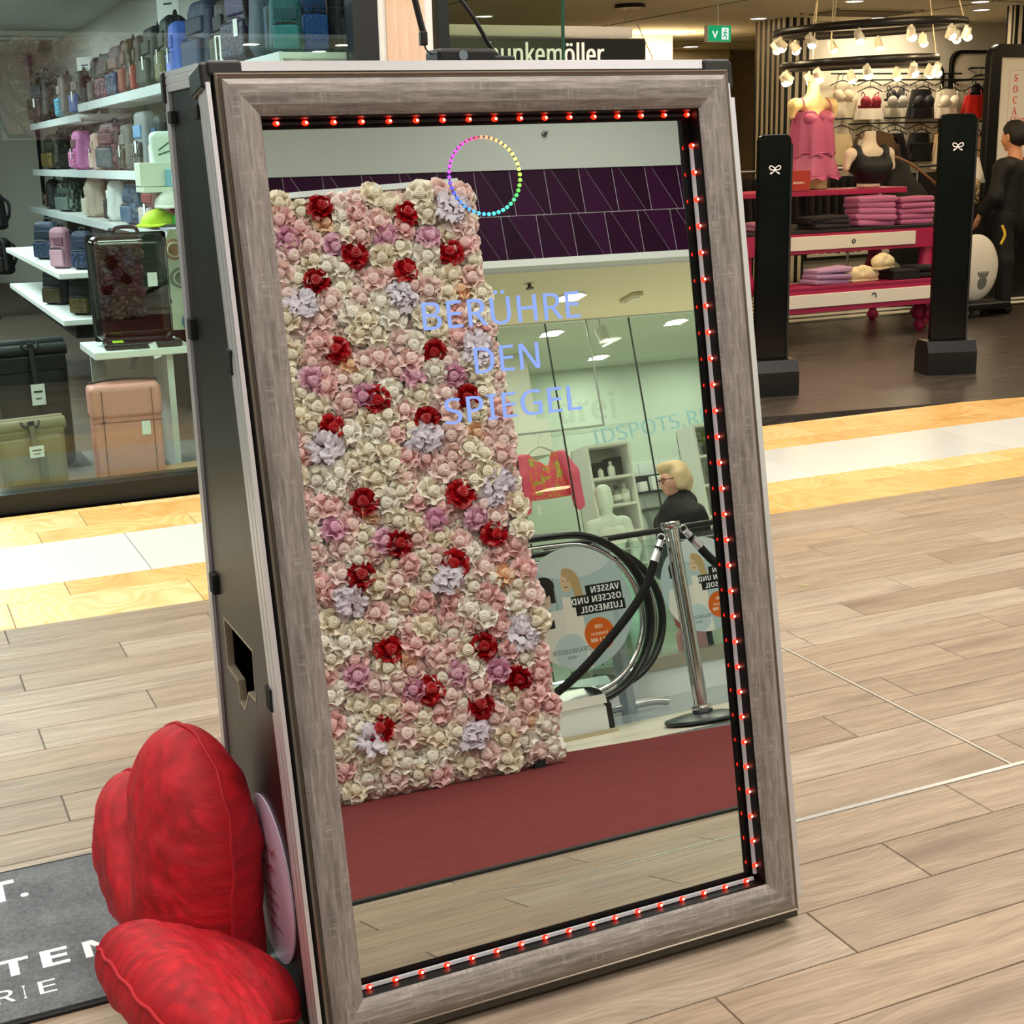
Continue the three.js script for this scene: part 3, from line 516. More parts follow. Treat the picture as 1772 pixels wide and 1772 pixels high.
// the panel is made of eight equal tiles: what one shows, all show
const tileRed = [[0.145, 2.51], [-0.26, 2.45], [0.01, 2.28], [-0.39, 2.27], [0.21, 2.19], [-0.2, 2.19]], tileMauve = [[0.27, 2.39], [0.08, 2.33], [-0.14, 2.36], [-0.33, 2.34]], tileLilac = [[-0.44, 2.47], [-0.16, 2.1], [0.27, 2.11]], tilePeach = [[0.1, 2.45], [-0.4, 2.1]];
for (let r = 0; r < 4; r++) {
  const dy = -r * 0.628;
  for (const [x, y] of tileRed) bloom('red_rose', roseGeos[(r + put.length) % 6], RED[put.length % 2], x + rr(-0.02, 0.02), y + dy + rr(-0.02, 0.02), rr(1.0, 1.15), 0.04);
  for (const [x, y] of tileMauve) bloom('mauve_rose', roseGeos[put.length % 6], MAUVE[put.length % 2], x + rr(-0.02, 0.02), y + dy + rr(-0.02, 0.02), rr(0.95, 1.05), 0.038);
  for (const [x, y] of tileLilac) bloom('lilac_bloom', ruffGeos[put.length % 3], LILAC[put.length % 2], x, y + dy + rr(-0.02, 0.02), rr(1.1, 1.3), 0.032);
  for (const [x, y] of tilePeach) bloom('peach_rose', roseGeos[put.length % 6], PEACH[put.length % 2], x + rr(-0.03, 0.03), y + dy, rr(0.85, 0.95), 0.026);
}
let pale = 0;
for (let tries = 0; tries < 9000 && pale < 262; tries++) {
  const x = rr(-0.52, 0.42), y = rr(0.06, 2.56), s = rr(0.92, 1.14);
  if (put.some(p => Math.hypot(p[0] - x, p[1] - y) < 0.041 * (p[2] + s) * 0.76)) continue;
  const bl = rnd() < 0.46; bloom(bl ? 'blush_rose' : 'cream_rose', roseGeos[Math.floor(rnd() * 6)], bl ? BLUSH[Math.floor(rnd() * 3)] : CREAM[Math.floor(rnd() * 3)], x, y, s, rr(0.02, 0.04)); pale++;
}
// what is left between them: small roses past counting
{
  const cand = [];
  for (let j = 0; j < 72; j++) for (let i = 0; i < 31; i++) cand.push([-0.525 + i * 0.035 + rr(-0.012, 0.012), 0.05 + j * 0.035 + rr(-0.012, 0.012)]);
  const im = new THREE.InstancedMesh(roseGeos[2], M(0xffffff, 0.5, 0, { side: THREE.DoubleSide }), cand.length), d = new THREE.Object3D(), c = new THREE.Color();
  cand.forEach(([x, y], i) => { d.position.set(x, y, rr(-0.004, 0.01)); d.rotation.set(rr(-0.5, 0.5), rr(-0.5, 0.5), rr(0, 6.28)); d.scale.setScalar(rr(0.45, 0.7)); d.updateMatrix(); im.setMatrixAt(i, d.matrix); im.setColorAt(i, c.set([0xfbf2e2, 0xf9d8d4, 0xfdf6ec, 0xfbe2de][i % 4])); });
  im.name = 'small_roses'; im.userData.kind = 'stuff'; im.castShadow = im.receiveShadow = true; fw.add(im);
}

// rope stanchions
function stanchion(label, x, z) {
  const t = thing('rope_stanchion', label, 'stanchion', [x, 0, z]);
  obj('base', lathe([[0, 0.009], [0.19, 0.009], [0.195, 0.016], [0.19, 0.026], [0.12, 0.04], [0.036, 0.048], [0, 0.048]], 40), M(0x20262a, 0.3), t);
  obj('post', lathe([[0, 0.04], [0.05, 0.04], [0.05, 0.075], [0.036, 0.085], [0.036, 0.95], [0, 0.95]], 28), chrome, t);
  obj('cap', lathe([[0.0, 0.945], [0.04, 0.945], [0.046, 0.955], [0.048, 0.976], [0.044, 0.984], [0, 0.985]], 28), chrome, t);
  return t;
}
stanchion('chrome rope post on a round dark foot at the edge of the red carpet', 3.46, 1.47);
stanchion('chrome rope post hidden behind the flower wall', 0.75, 1.62);
function rope(label, pts, r = 0.021) {
  const t = thing('barrier_rope', label, 'rope', pts[0], 0, undefined, true);
  obj('rope', tube(pts, r, 60, 10), M(0x080808, 0.85), t);
  const a = V(...pts[0]), b = V(...pts[1]).sub(a).normalize(), q = new THREE.Quaternion().setFromUnitVectors(V(0, 1, 0), b);
  obj('sleeve', new THREE.CylinderGeometry(0.0245, 0.017, 0.11, 16).translate(0, 0.02, 0).applyQuaternion(q).translate(a.x, a.y, a.z), M(0xe6eaf2, 0.25, 0.7), t);
  obj('hook', new THREE.TorusGeometry(0.018, 0.004, 6, 16).applyQuaternion(q).translate(a.x - b.x * 0.05, a.y - b.y * 0.05, a.z), chrome, t);
}
rope('black velvet rope sagging from the chrome post towards the flower wall', [[3.375, 0.87, 1.47], [3.27, 0.68, 1.49], [3.08, 0.49, 1.53], [2.78, 0.27, 1.6], [2.3, 0.12, 1.66], [1.7, 0.2, 1.66], [1.1, 0.6, 1.63], [0.82, 0.9, 1.62]]);
rope('black velvet rope leaving the chrome post to the right', [[3.56, 0.9, 1.47], [3.68, 0.74, 1.46], [3.95, 0.55, 1.44], [4.4, 0.4, 1.4], [5.0, 0.5, 1.36], [5.4, 0.88, 1.34]], 0.021);
stanchion('chrome rope post beyond the right edge of the mirror', 5.48, 1.34);

// escalator landing: two balustrades with handrails running round their ends
const glassDim = glassPane(0xf0f8f7);
const lx = x => x;
function balustrade(label, xe, z, r, yc, x0) {
  const t = thing('escalator_balustrade', label, 'escalator balustrade', [xe, 0, z], 0, undefined, true);
  const arc = (rad, n = 14) => { const o = []; for (let i = 0; i <= n; i++) { const a = Math.PI / 2 - i / n * Math.PI; o.push([xe + rad * Math.cos(a), yc + rad * Math.sin(a)]); } return o; };
  obj('handrail', new THREE.TubeGeometry(new THREE.CatmullRomCurve3([[x0, yc + r], [(x0 + xe) / 2, yc + r], ...arc(r), [xe - 0.14, yc - r + 0.0]].map(p => V(p[0], p[1], z))), 90, 0.021, 8).translate(0, 0, -z).scale(1, 1, 1.7).translate(0, 0, z), M(0x0a0a0b, 0.32), t);
  obj('rail_guide', new THREE.TubeGeometry(new THREE.CatmullRomCurve3([[x0, yc + r - 0.048], ...arc(r - 0.048), [xe - 0.14, yc - r + 0.048]].map(p => V(p[0], p[1], z))), 80, 0.013, 6), chrome, t);
  obj('glass_panel', extr([[x0, yc - r + 0.06], ...arc(r - 0.05).reverse(), [x0, yc + r - 0.05]], 0.01).translate(0, 0, z - 0.005), glassDim, t);
  obj('skirt_panel', span(x0, xe + 0.02, 0.02, yc - r + 0.0, z - 0.14, z + 0.14), M(0xeceff0, 0.3), t);
  obj('top_cap', [extr([[-0.16, 0], [0.16, 0], [0.15, 0.045], [0.05, 0.085], [-0.05, 0.085], [-0.15, 0.045]], xe + 0.02 - x0).rotateY(Math.PI / 2).translate(x0, yc - r, z)], M(0xd6d9d8, 0.25, 0.8), t);
  obj('end_band', extr([[0, 0], [0.03, 0], [0.03, yc - r - 0.01], [-0.02, yc - r + 0.07], [-0.06, yc - r + 0.09], [-0.06, yc - r + 0.07], [0, yc - r - 0.02]], 0.285).translate(xe + 0.02, 0.0, z - 0.1425), M(0x0c0c0c, 0.5), t);
  obj('floor_trim', span(x0, xe + 0.06, 0, 0.02, z - 0.165, z + 0.165), M(0xc9c0a6, 0.35, 0.5), t);
  return t;
}
balustrade('nearer escalator end with a black handrail curving round a glass panel', 3.12, 2.0, 0.435, 0.585, 1.1);
balustrade('further escalator end behind the advert disc, black handrail round clear glass', 3.73, 2.95, 0.42, 0.55, 1.2);
const adTex = canvasTex(512, 512, (x) => {
  x.fillStyle = '#a9bdbf'; x.fillRect(0, 0, 512, 512);
  x.fillStyle = '#8da3a8'; x.fillRect(345, 0, 8, 260); x.fillStyle = '#c3cfce'; x.beginPath(); x.ellipse(250, 60, 180, 70, 0, 0, 7); x.fill();
  // two people, drawn as simple print shapes
  x.fillStyle = '#d8d6cc'; x.beginPath(); x.moveTo(300, 250); x.lineTo(470, 260); x.lineTo(512, 512); x.lineTo(280, 512); x.fill();
  x.fillStyle = '#c9b7a0'; x.beginPath(); x.ellipse(405, 195, 36, 48, 0.2, 0, 7); x.fill();
  x.fillStyle = '#14110f'; x.beginPath(); x.ellipse(400, 150, 52, 42, 0.1, 0, 7); x.fill(); x.fillRect(352, 150, 22, 70); x.fillRect(436, 150, 14, 50);
  x.fillStyle = '#3a3028'; x.fillRect(388, 192, 10, 4); x.fillRect(414, 192, 10, 4); x.fillRect(396, 218, 18, 3);
  x.fillStyle = '#15171a'; x.fillRect(372, 290, 36, 34); x.beginPath(); x.moveTo(380, 246); x.lineTo(402, 292); x.lineTo(424, 246); x.lineTo(402, 270); x.fill();
  x.fillStyle = '#e0dccf'; x.beginPath(); x.moveTo(240, 220); x.lineTo(320, 200); x.lineTo(330, 512); x.lineTo(230, 512); x.fill();
  x.fillStyle = '#d0b794'; x.beginPath(); x.ellipse(288, 140, 30, 44, -0.2, 0, 7); x.fill();
  x.fillStyle = '#b49a6c'; x.beginPath(); x.moveTo(300, 85); x.quadraticCurveTo(230, 80, 226, 170); x.lineTo(214, 260); x.lineTo(262, 230); x.quadraticCurveTo(258, 130, 310, 110); x.fill();
  x.fillStyle = '#3a3028'; x.fillRect(280, 136, 8, 3); x.fillRect(300, 136, 8, 3); x.fillRect(286, 162, 16, 3);
  x.fillStyle = '#9fb1b6'; x.fillRect(70, 290, 26, 70);
  // text band
  x.fillStyle = '#0b0c0c'; x.fillRect(40, 170, 168, 42); x.fillRect(40, 208, 240, 44); x.fillRect(34, 248, 232, 42);
  x.fillStyle = '#eef2f0'; x.textAlign = 'left'; x.font = 'bold 38px sans-serif'; x.fillText('VASSEN', 48, 204); x.fillText('OSCSEN UND', 44, 243); x.fillText('LUIMESOIL', 44, 282);
  x.fillStyle = '#cf5f14'; x.beginPath(); x.arc(176, 378, 70, 0, 7); x.fill();
  x.fillStyle = '#f3e6d8'; x.textAlign = 'center'; x.font = 'bold 20px sans-serif'; x.fillText('CED', 176, 352); x.font = '18px sans-serif'; x.fillText('knappcon', 176, 380); x.font = 'bold 22px sans-serif'; x.fillText('EET 1 88E', 176, 408);
  x.fillStyle = '#b9cacb'; x.beginPath(); x.arc(318, 432, 78, 0, 7); x.fill(); x.strokeStyle = '#dbe6e6'; x.lineWidth = 3; x.stroke();
  x.fillStyle = '#303a3c'; x.font = '25px serif'; x.fillText('ZRAARGSEIUR', 318, 436); x.font = '14px serif'; x.fillText('optyue', 318, 458);
});
function adDisc(label, x, y, z, r) {
  const t = thing('advert_disc', label, 'advert sign', [x, y, z], Math.PI);
  obj('print', new THREE.CircleGeometry(r, 56).translate(0, 0, 0.0045), M(0xffffff, 0.35, 0, { map: adTex }), t);
  obj('disc', cyl(r, r, 0.008, 0, 0, 0, 56, Math.PI / 2), M(0xb4c4c6, 0.4), t);
}
adDisc('round pale blue advert disc with two people and an orange circle on the nearer escalator', 3.135, 0.64, 1.985, 0.315);
adDisc('second round advert disc, half hidden behind the chrome post', 4.6, 0.645, 3.18, 0.3);
// guard post in front of the further balustrade
const gp = thing('guard_post', 'brushed metal guard post with a short bent foot bar between the two escalator ends', 'post', [3.62, 0, 2.56]);
obj('post', cyl(0.045, 0.045, 1.0, 0, 0.5, 0, 24), M(0xaab6bf, 0.3, 0.8), gp);
obj('foot_bar', tube([[-0.12, 0.03, 0.1], [-0.03, 0.045, 0.0], [0.16, 0.045, -0.02], [0.24, 0.03, -0.03]], 0.022, 20, 8), steel, gp);
// railing with dark handrail, glass and a metal sill on a white kerb
const rl = thing('glass_railing', 'glass railing with a dark handrail on a white kerb before the shop window', 'railing', [5, 0, 3.22], 0, undefined, true);
obj('kerb', span(3.7, 8.6, 0.0, 0.17, 3.18, 3.4), M(0xe4e8e6, 0.35), rl);
obj('sill', span(3.7, 8.6, 0.17, 0.245, 3.16, 3.42), M(0xbcb8a8, 0.28, 0.7), rl);
obj('glass_panel', span(3.75, 6.1, 0.245, 0.98, 3.28, 3.29), glassDim, rl); obj('glass_panel', span(6.12, 8.5, 0.245, 0.98, 3.28, 3.29), glassDim, rl);
obj('handrail', tube([[3.6, 1.02, 3.28], [6, 1.03, 3.28], [8.6, 1.03, 3.28]], 0.02, 20, 10), M(0x141414, 0.4), rl);
obj('wire', tube([[3.7, 0.94, 3.25], [8.6, 0.95, 3.25]], 0.004, 6, 5), steel, rl);
const bag3 = thing('pink_bag', 'soft pink bag with a red striped top standing behind the railing glass', 'bag', [4.78, 0.0, 3.75]);
obj('body', rb(0.2, 0.34, 0.14, 0.05, 0, 0.2, 0), M(0xe09a9c, 0.7), bag3); obj('scarf', rb(0.16, 0.26, 0.1, 0.04, -0.02, 0.5, 0.01, 0, 0, 0.15), M(0xc84a48, 0.8), bag3);

// facade above: purple tiles between a white bulkhead and the cream soffit
struct('wall_back', span(-2, 10.3, 3.41, 4.35, 3.29, 3.45), M(0xb9beba, 0.8));
const purple = struct('wall_back_upper', span(-2, 10.3, 2.79, 3.41, 3.3055, 3.45), M(0xd8d2d8, 0.8));
{
  const PUR = [0x2c0426, 0x30062a, 0x260322, 0x340830].map(c => M(c, 0.6, 0, { specularIntensity: 0.25 }));
  const poly = (pts, i) => obj('facade_tile', extr(pts, 0.004).translate(0, 0, 3.3), PUR[i % 4], purple);
  const rowH = [[2.825, 3.114], [3.121, 3.41]], g = 0.003, pitch = 0.245;
  rowH.forEach(([y0, y1], r) => {
    for (let k = 0; k < 36; k++) {
      const x = 1.0 + r * 0.11 + k * pitch, a = x + g, b = x + pitch - g, s0 = 0.2, s1 = 0.05;     // each bay: two wedges parted by a slanted joint
      poly([[a, y0], [x + s0 - g, y0], [x + s1 - g + 0.0, y1], [a, y1]], k * 2 + r);
      poly([[x + s0 + g, y0], [b, y0], [b, y1], [x + s1 + g, y1]], k * 2 + 1 + r);
    }
  });
}
struct('trim_4', span(-2, 10.3, 2.78, 2.825, 3.26, 3.36), M(0xe3e6e2, 0.6));
struct('soffit', span(-2, 10.3, 2.8, 2.95, 3.36, 5.0), M(0xf6ecc8, 0.85));
struct('wall_shop_side', span(-2, 1, 0, 2.95, 5.0, 5.2), wallWhite);
tag(obj('sprinkler', [cyl(0.012, 0.012, 0.03, 4.045, 2.785, 3.783, 10), cyl(0.026, 0.03, 0.008, 4.045, 2.768, 3.783, 14)], M(0x55504a, 0.4, 0.5)), 'small dark sprinkler head on the cream soffit', 'sprinkler');
tag(obj('hook', [cyl(0.02, 0.02, 0.012, 4.09, 3.64, 3.284, 12, Math.PI / 2), cyl(0.008, 0.008, 0.05, 4.09, 3.635, 3.262, 8, Math.PI / 2)], M(0x6a6a6a, 0.4, 0.5)), 'small metal hook on the white bulkhead above the purple tiles', 'hook');
downlight(4.56, 2.8, 4.21, 'bright round downlight in the cream soffit above the shop window', 0.1, LIGHT.downlight, 0xfff2d8);
downlight(5.7, 2.8, 4.21, 'unseen round downlight of the soffit, beyond the mirror frame', 0.1, LIGHT.downlight, 0xfff2d8);  // out of view, lights the floor and soffit by the window
const em = thing('emergency_lamp', 'flat beige emergency lamp on the cream soffit', 'emergency lamp', [5.116, 2.8, 4.34]);
obj('housing', rb(0.09, 0.03, 0.22, 0.008, 0, -0.015, 0), M(0xdcd0b0, 0.5), em); obj('lens', rb(0.05, 0.012, 0.15, 0.005, 0, -0.033, 0), M(0xf0ead6, 0.3), em);

// the shop behind the glass
struct('wall_shop_back', span(0.8, 10.3, 0, 3.2, 8.0, 8.2), wallGreen);
struct('wall_shop_right', span(10.1, 10.3, 0, 3.2, 5.0, 8.0), wallGreen);
struct('wall_shop_left', span(0.8, 1.0, 0, 3.2, 5.2, 8.0), wallGreen);
struct('ceiling_3', span(0.8, 10.3, 2.95, 3.1, 5.0, 8.2), M(0xd7ddcf, 0.85));
struct('wall_shop_bulkhead', [span(0.9, 5.4, 2.3, 2.95, 6.9, 8.0), span(0.9, 5.42, 1.98, 2.3, 6.7, 8.0)], wallBeige);
struct('wall_tile_base', span(5.95, 7.1, 0.2, 1.82, 6.62, 6.7), wallGreen);
for (let r = 0; r < 9; r++) for (let c = 0; c < 5; c++) struct('wall_tile', rb(0.212, 0.148, 0.02, 0.003, 6.08 + c * 0.216, 1.72 - r * 0.152, 6.615), M(0xe6ecec, 0.3), scene.getObjectByName('wall_tile_base'));
for (const [i, x] of [[1, 1.0], [2, 4.3], [3, 4.72], [4, 5.45], [5, 7.6]].entries()) {
  const x1 = [4.3, 4.72, 5.45, 7.6, 10.1][i]; const w = struct(`window_${i + 2}`, span(x[1] + 0.004, x1 - 0.004, 0.1, 2.79, 5.02, 5.03), glassPane(0xf8fdf9));
  struct('window_joint', span(x1 - 0.004, x1 + 0.004, 0.1, 2.79, 5.018, 5.032), M(0x28302c, 0.5), w);
}
struct('trim_5', span(0.9, 10.2, 0, 0.1, 5.0, 5.05), steel);
for (const [x, z, w] of [[3.0, 5.6, 'behind the flower wall'], [4.2, 5.7, 'above the jacket'], [5.3, 6.1, 'left of the track spotlight'], [6.5, 6.05, 'right of the track spotlight'], [7.6, 7.3, 'above the lettering'], [7.9, 5.7, 'at the mirror edge'], [6.4, 7.4, 'before the tiled wall']]) downlight(x, 2.95, z, `round downlight of the mirrored shop ${w}`, 0.1, LIGHT.mirrorShop, 0xfdfdf0);  // places and strength chosen to light the mirrored shop
const signMat = M(0xd4f0fa, 0.8, 0, { transmission: 0.75, thickness: 0 }), greyLet = M(0xcad3c5, 0.7);
const wl = thing('window_lettering', 'pale blue lettering SPOTS along the shop window glass', 'lettering', [4.97, 1.82, 5.04]);
obj('letters', words('IDSPOTS.RE', 0.115, 0.004, font, 1.28).rotateZ(0.075), signMat, wl);
const dl = thing('reflected_lettering', 'faint grey letters drei with a brush stroke, a reflection modelled on the shop wall', 'lettering', [6.15, 2.42, 7.98], 0);  // reflection in the shop glass, modelled as grey letters on the wall
const track = thing('track_spotlight', 'white cylindrical track spotlight hanging from a rail inside the shop', 'spotlight', [5.5, 2.95, 5.6]);
obj('rail', span(-1.6, 0.9, -0.035, 0, -0.02, 0.02), white, track); obj('stem', cyl(0.008, 0.008, 0.09, 0, -0.07, 0, 8), white, track);
obj('lamp_body', T(cyl(0.05, 0.05, 0.15), 0.015, -0.17, 0, 0, 0, 0.3), white, track);
obj('lamp_face', T(cyl(0.043, 0.043, 0.006), 0.04, -0.248, 0, 0, 0, 0.3), dlGlow, track);
obj('letters', words('drei', 0.26, 0.003, fontB).translate(0, 0, 0.017), greyLet, dl); obj('brush_stroke', span(-0.1, 0.78, -0.12, -0.06, 0.017, 0.02), greyLet, dl);

// jacket on a hanger
const jk = thing('jacket', 'short pink jacket with a red and gold painted front on a white hanger', 'jacket', [4.7, 1.69, 5.45]);
obj('hanger', [tube([[-0.17, 0.13, 0], [-0.08, 0.19, 0], [0, 0.22, 0], [0.08, 0.19, 0], [0.17, 0.13, 0]], 0.013, 24, 6), tube([[0, 0.22, 0], [0.0, 0.27, 0], [0.03, 0.3, 0], [0.0, 0.325, 0], [-0.03, 0.3, 0]], 0.005, 20, 6)], white, jk);
const pinkCloth = M(0xf25a80, 0.65, 0, { bumpMap: clothBump, bumpScale: 0.006 }), goldCloth = M(0xffffff, 0.6, 0, { map: redPaint });
obj('body', boxUV(blob([[-0.13, 0.12, 0, 0.055, -0.12, -0.16, 0, 0.085, 0.6], [0.13, 0.12, 0, 0.055, 0.12, -0.16, 0, 0.085, 0.6], [-0.05, 0.02, 0.02, 0.08, 0, -0.17, 0.02, 0.1, 0.6]], 0.1, 0.018, (d, x, y, z) => Math.max(d, -0.2 - y, z < 0 && Math.abs(x) < (y + 0.06) * 0.42 ? 0.02 : -9)), 3), goldCloth, jk);
for (const s of [-1, 1]) obj('sleeve', blob([[s * 0.17, 0.12, 0, 0.055, s * 0.22, -0.03, -0.05, 0.055], [s * 0.22, -0.03, -0.05, 0.055, s * 0.235, -0.27, -0.06, 0.05]], 0.04, 0.018, (d, x, y, z) => d + 0.006 * Math.sin(x * 90 + z * 60)), pinkCloth, jk);
obj('price_tag', span(-0.12, -0.09, -0.32, -0.24, -0.03, -0.028), paper, jk);
struct('trim_6', [tube([[4.0, 2.02, 5.45], [5.3, 2.02, 5.45]], 0.01, 4, 6), tube([[4.0, 2.02, 5.45], [4.0, 2.95, 5.45]], 0.008, 4, 6), tube([[5.3, 2.02, 5.45], [5.3, 2.95, 5.45]], 0.008, 4, 6)], steel);
// mannequin in white lace
const mn = thing('display_mannequin', 'featureless white mannequin in a white lace top behind the shop window', 'mannequin', [5.14, 0, 5.36]);
const mannMat = M(0xeef2ee, 0.35), mannBones = [[0, 1.47, 0.0, 0.07, 0, 1.4, -0.02, 0.062], [0, 1.38, 0, 0.045, 0, 1.25, 0, 0.048], [-0.11, 1.22, 0, 0.05, 0.11, 1.22, 0, 0.05], [0, 1.15, 0, 0.105, 0, 1.0, 0, 0.085, 0.8], [0, 1.0, 0, 0.085, 0, 0.84, 0, 0.13, 0.8], [0.16, 1.21, 0, 0.045, 0.22, 1.0, 0.02, 0.036], [0.22, 1.0, 0.02, 0.036, 0.12, 0.86, -0.12, 0.028], [-0.16, 1.21, 0, 0.045, -0.2, 1.0, 0.03, 0.036], [-0.2, 1.0, 0.03, 0.036, -0.19, 0.8, 0.0, 0.028], [-0.07, 0.85, 0, 0.08, -0.08, 0.5, 0, 0.06], [0.07, 0.85, 0, 0.08, 0.08, 0.5, 0, 0.06], [-0.08, 0.5, 0, 0.06, -0.08, 0.13, 0, 0.04], [0.08, 0.5, 0, 0.06, 0.08, 0.13, 0, 0.04]];
obj('figure', blob(mannBones, 0.06, 0.016), mannMat, mn);
obj('lace_top', blob([[-0.06, 1.13, -0.05, 0.065, -0.06, 1.1, -0.05, 0.06], [0.06, 1.13, -0.05, 0.065, 0.06, 1.1, -0.05, 0.06], [0, 1.12, 0, 0.115, 0, 0.98, 0, 0.098, 0.85], [0, 0.98, 0, 0.098, 0, 0.86, 0, 0.14, 0.85]], 0.03, 0.016, (d, x, y, z) => d + 0.004 * Math.sin(x * 170) * Math.sin(y * 160)), M(0xf5f4ee, 0.8), mn);
obj('stand', [cyl(0.16, 0.17, 0.03, 0, 0.075, 0), cyl(0.018, 0.018, 0.08, 0, 0.12, 0)], steel, mn);
// two white shelf units
function shelfUnit(label, x0, x1, z, ys, top) {
  const t = thing('shelf_unit', label, 'shelf', [(x0 + x1) / 2, 0, z], 0, undefined, true);
  for (const x of [x0, x1 - 0.022]) obj('side_board', span(x, x + 0.022, 0.06, top, z - 0.15, z + 0.15), white, t);
  for (const y of ys) obj('shelf_board', span(x0 + 0.022, x1 - 0.022, y - 0.022, y, z - 0.15, z + 0.15), white, t);
  obj('top_board', span(x0, x1, top, top + 0.022, z - 0.15, z + 0.15), white, t);
  obj('back_board', span(x0, x1, 0.06, top, z + 0.14, z + 0.15), wallWhite, t);
}
shelfUnit('white shelf unit with dark boxes and bottles left of the tiled wall', 5.42, 5.84, 6.22, [0.5, 0.9, 1.18, 1.42, 1.66], 1.92);
shelfUnit('white shelf unit with plants behind the blonde woman', 6.48, 7.0, 6.2, [0.5, 0.9, 1.2, 1.48, 1.74], 1.99);
function bottle(label, x, y, z, h, c, cap) { const t = thing('bottle', label, 'bottle', [x, y, z]); obj('body', lathe([[0, 0], [h * 0.24, 0], [h * 0.25, h * 0.05], [h * 0.25, h * 0.62], [h * 0.1, h * 0.74], [h * 0.09, h * 0.82], [0, h * 0.82]], 20), M(c, 0.35), t); obj('cap', cyl(h * 0.11, h * 0.11, h * 0.2, 0, h * 0.9, 0, 14), M(cap, 0.4), t); obj('bottle_label', cyl(h * 0.255, h * 0.255, h * 0.3, 0, h * 0.34, 0, 20), M(0xf5f5f0, 0.7), t); }
bottle('white pump bottle before the black boxes on the top shelf', 5.66, 1.66, 6.14, 0.13, 0xf0f0ec, 0xe0e0dc); bottle('small white bottle with a dark print left on the top shelf', 5.55, 1.66, 6.13, 0.1, 0xf0f0ec, 0x202020);
bottle('slim grey bottle on the middle shelf', 5.68, 1.42, 6.15, 0.16, 0x8a8f8c, 0x303030); bottle('slim pale bottle beside the grey one', 5.76, 1.42, 6.15, 0.17, 0xd8dcd4, 0xb0b0a8);
for (const [x, y, w, h, l] of [[5.6, 1.66, 0.2, 0.14, 'black box lying behind the white bottles'], [5.74, 1.66, 0.13, 0.17, 'upright black gift box on the top shelf'], [5.62, 1.18, 0.24, 0.11, 'low black box behind the mannequin shoulder']]) { const t = thing('gift_box', l, 'box', [x, y, 6.26]); obj('box', rb(w, h, 0.12, 0.006, 0, h / 2, 0), black, t); obj('lid', rb(w + 0.006, 0.03, 0.126, 0.005, 0, h - 0.014, 0), blackGloss, t); }
function potted(label, x, y, z, s, c) {
  const t = thing('potted_plant', label, 'plant', [x, y, z]); obj('pot', lathe([[0, 0], [0.035 * s, 0], [0.045 * s, 0.07 * s], [0.04 * s, 0.07 * s], [0, 0.06 * s]], 16), M(0x2a2a28, 0.5), t);
  const gs = []; for (let i = 0; i < 26; i++) gs.push(petal(rr(0.06, 0.11) * s, 0.018 * s, 0.3, rr(0.2, 0.9), 0.05, i).rotateX(rr(-0.9, 0.9)).rotateY(rr(0, 6.3)).translate(rr(-0.02, 0.02) * s, (0.06 + rr(0, 0.07)) * s, rr(-0.02, 0.02) * s));
  obj('leaves', gs, M(c, 0.6, 0, { side: THREE.DoubleSide }), t).userData.kind = 'stuff';
}
potted('small plant with yellow-green leaves on the upper shelf by the mirror edge', 6.66, 1.74, 6.16, 1.25, 0x9aa828); potted('trailing green plant left of the plant shelf', 6.42, 1.52, 6.5, 0.6, 0x5f7f22);
const vs = thing('glass_vase', 'clear glass vase on the shelf below the plant', 'vase', [6.66, 1.48, 6.14]); obj('vase_body', lathe([[0, 0], [0.05, 0], [0.065, 0.1], [0.05, 0.19], [0.046, 0.19], [0.06, 0.1], [0.046, 0.006], [0, 0.006]], 24), M(0xbfd0cc, 0.1, 0, { transmission: 0.7 }), vs); obj('vase_rim', new THREE.TorusGeometry(0.048, 0.003, 6, 24).rotateX(Math.PI / 2).translate(0, 0.19, 0), M(0xbfd0cc, 0.1), vs);
const bowl = thing('wicker_ball', 'round beige wicker ball on the lower shelf', 'basket', [6.68, 1.2, 6.14]); obj('ball', ball(0.085, 0, 0.085, 0, 1, 0.95, 1), M(0xc8b090, 0.9), bowl); for (let i = 0; i < 4; i++) obj('strand', new THREE.TorusGeometry(0.086, 0.004, 5, 28).rotateX(i * 0.8).translate(0, 0.085, 0), M(0xa88c68, 0.9), bowl);
// wall rack with bottles and dark holders on the tiled wall
const rk = thing('wall_rack', 'black wall rack holding white boxes on the tiled wall', 'rack', [6.2, 1.5, 6.58]);
obj('rack', [span(-0.12, 0.3, 0, 0.02, -0.1, 0), span(-0.12, 0.3, 0, 0.17, -0.02, 0)], black, rk); obj('carton', rb(0.08, 0.09, 0.06, 0.004, -0.05, 0.066, -0.05), paper, rk); obj('carton', rb(0.12, 0.13, 0.06, 0.004, 0.1, 0.086, -0.05), paper, rk);
const dp = thing('soap_holder', 'grey angular dispenser hanging below the black rack', 'dispenser', [6.26, 1.22, 6.56]); obj('bracket', span(-0.12, 0.16, 0.12, 0.15, -0.06, 0.04), M(0x3b4040, 0.4), dp); obj('container', extr([[-0.1, 0.12], [0.0, 0.12], [-0.02, -0.06], [-0.08, -0.04]], 0.08).translate(0, 0, -0.05), M(0x8f9698, 0.35), dp);

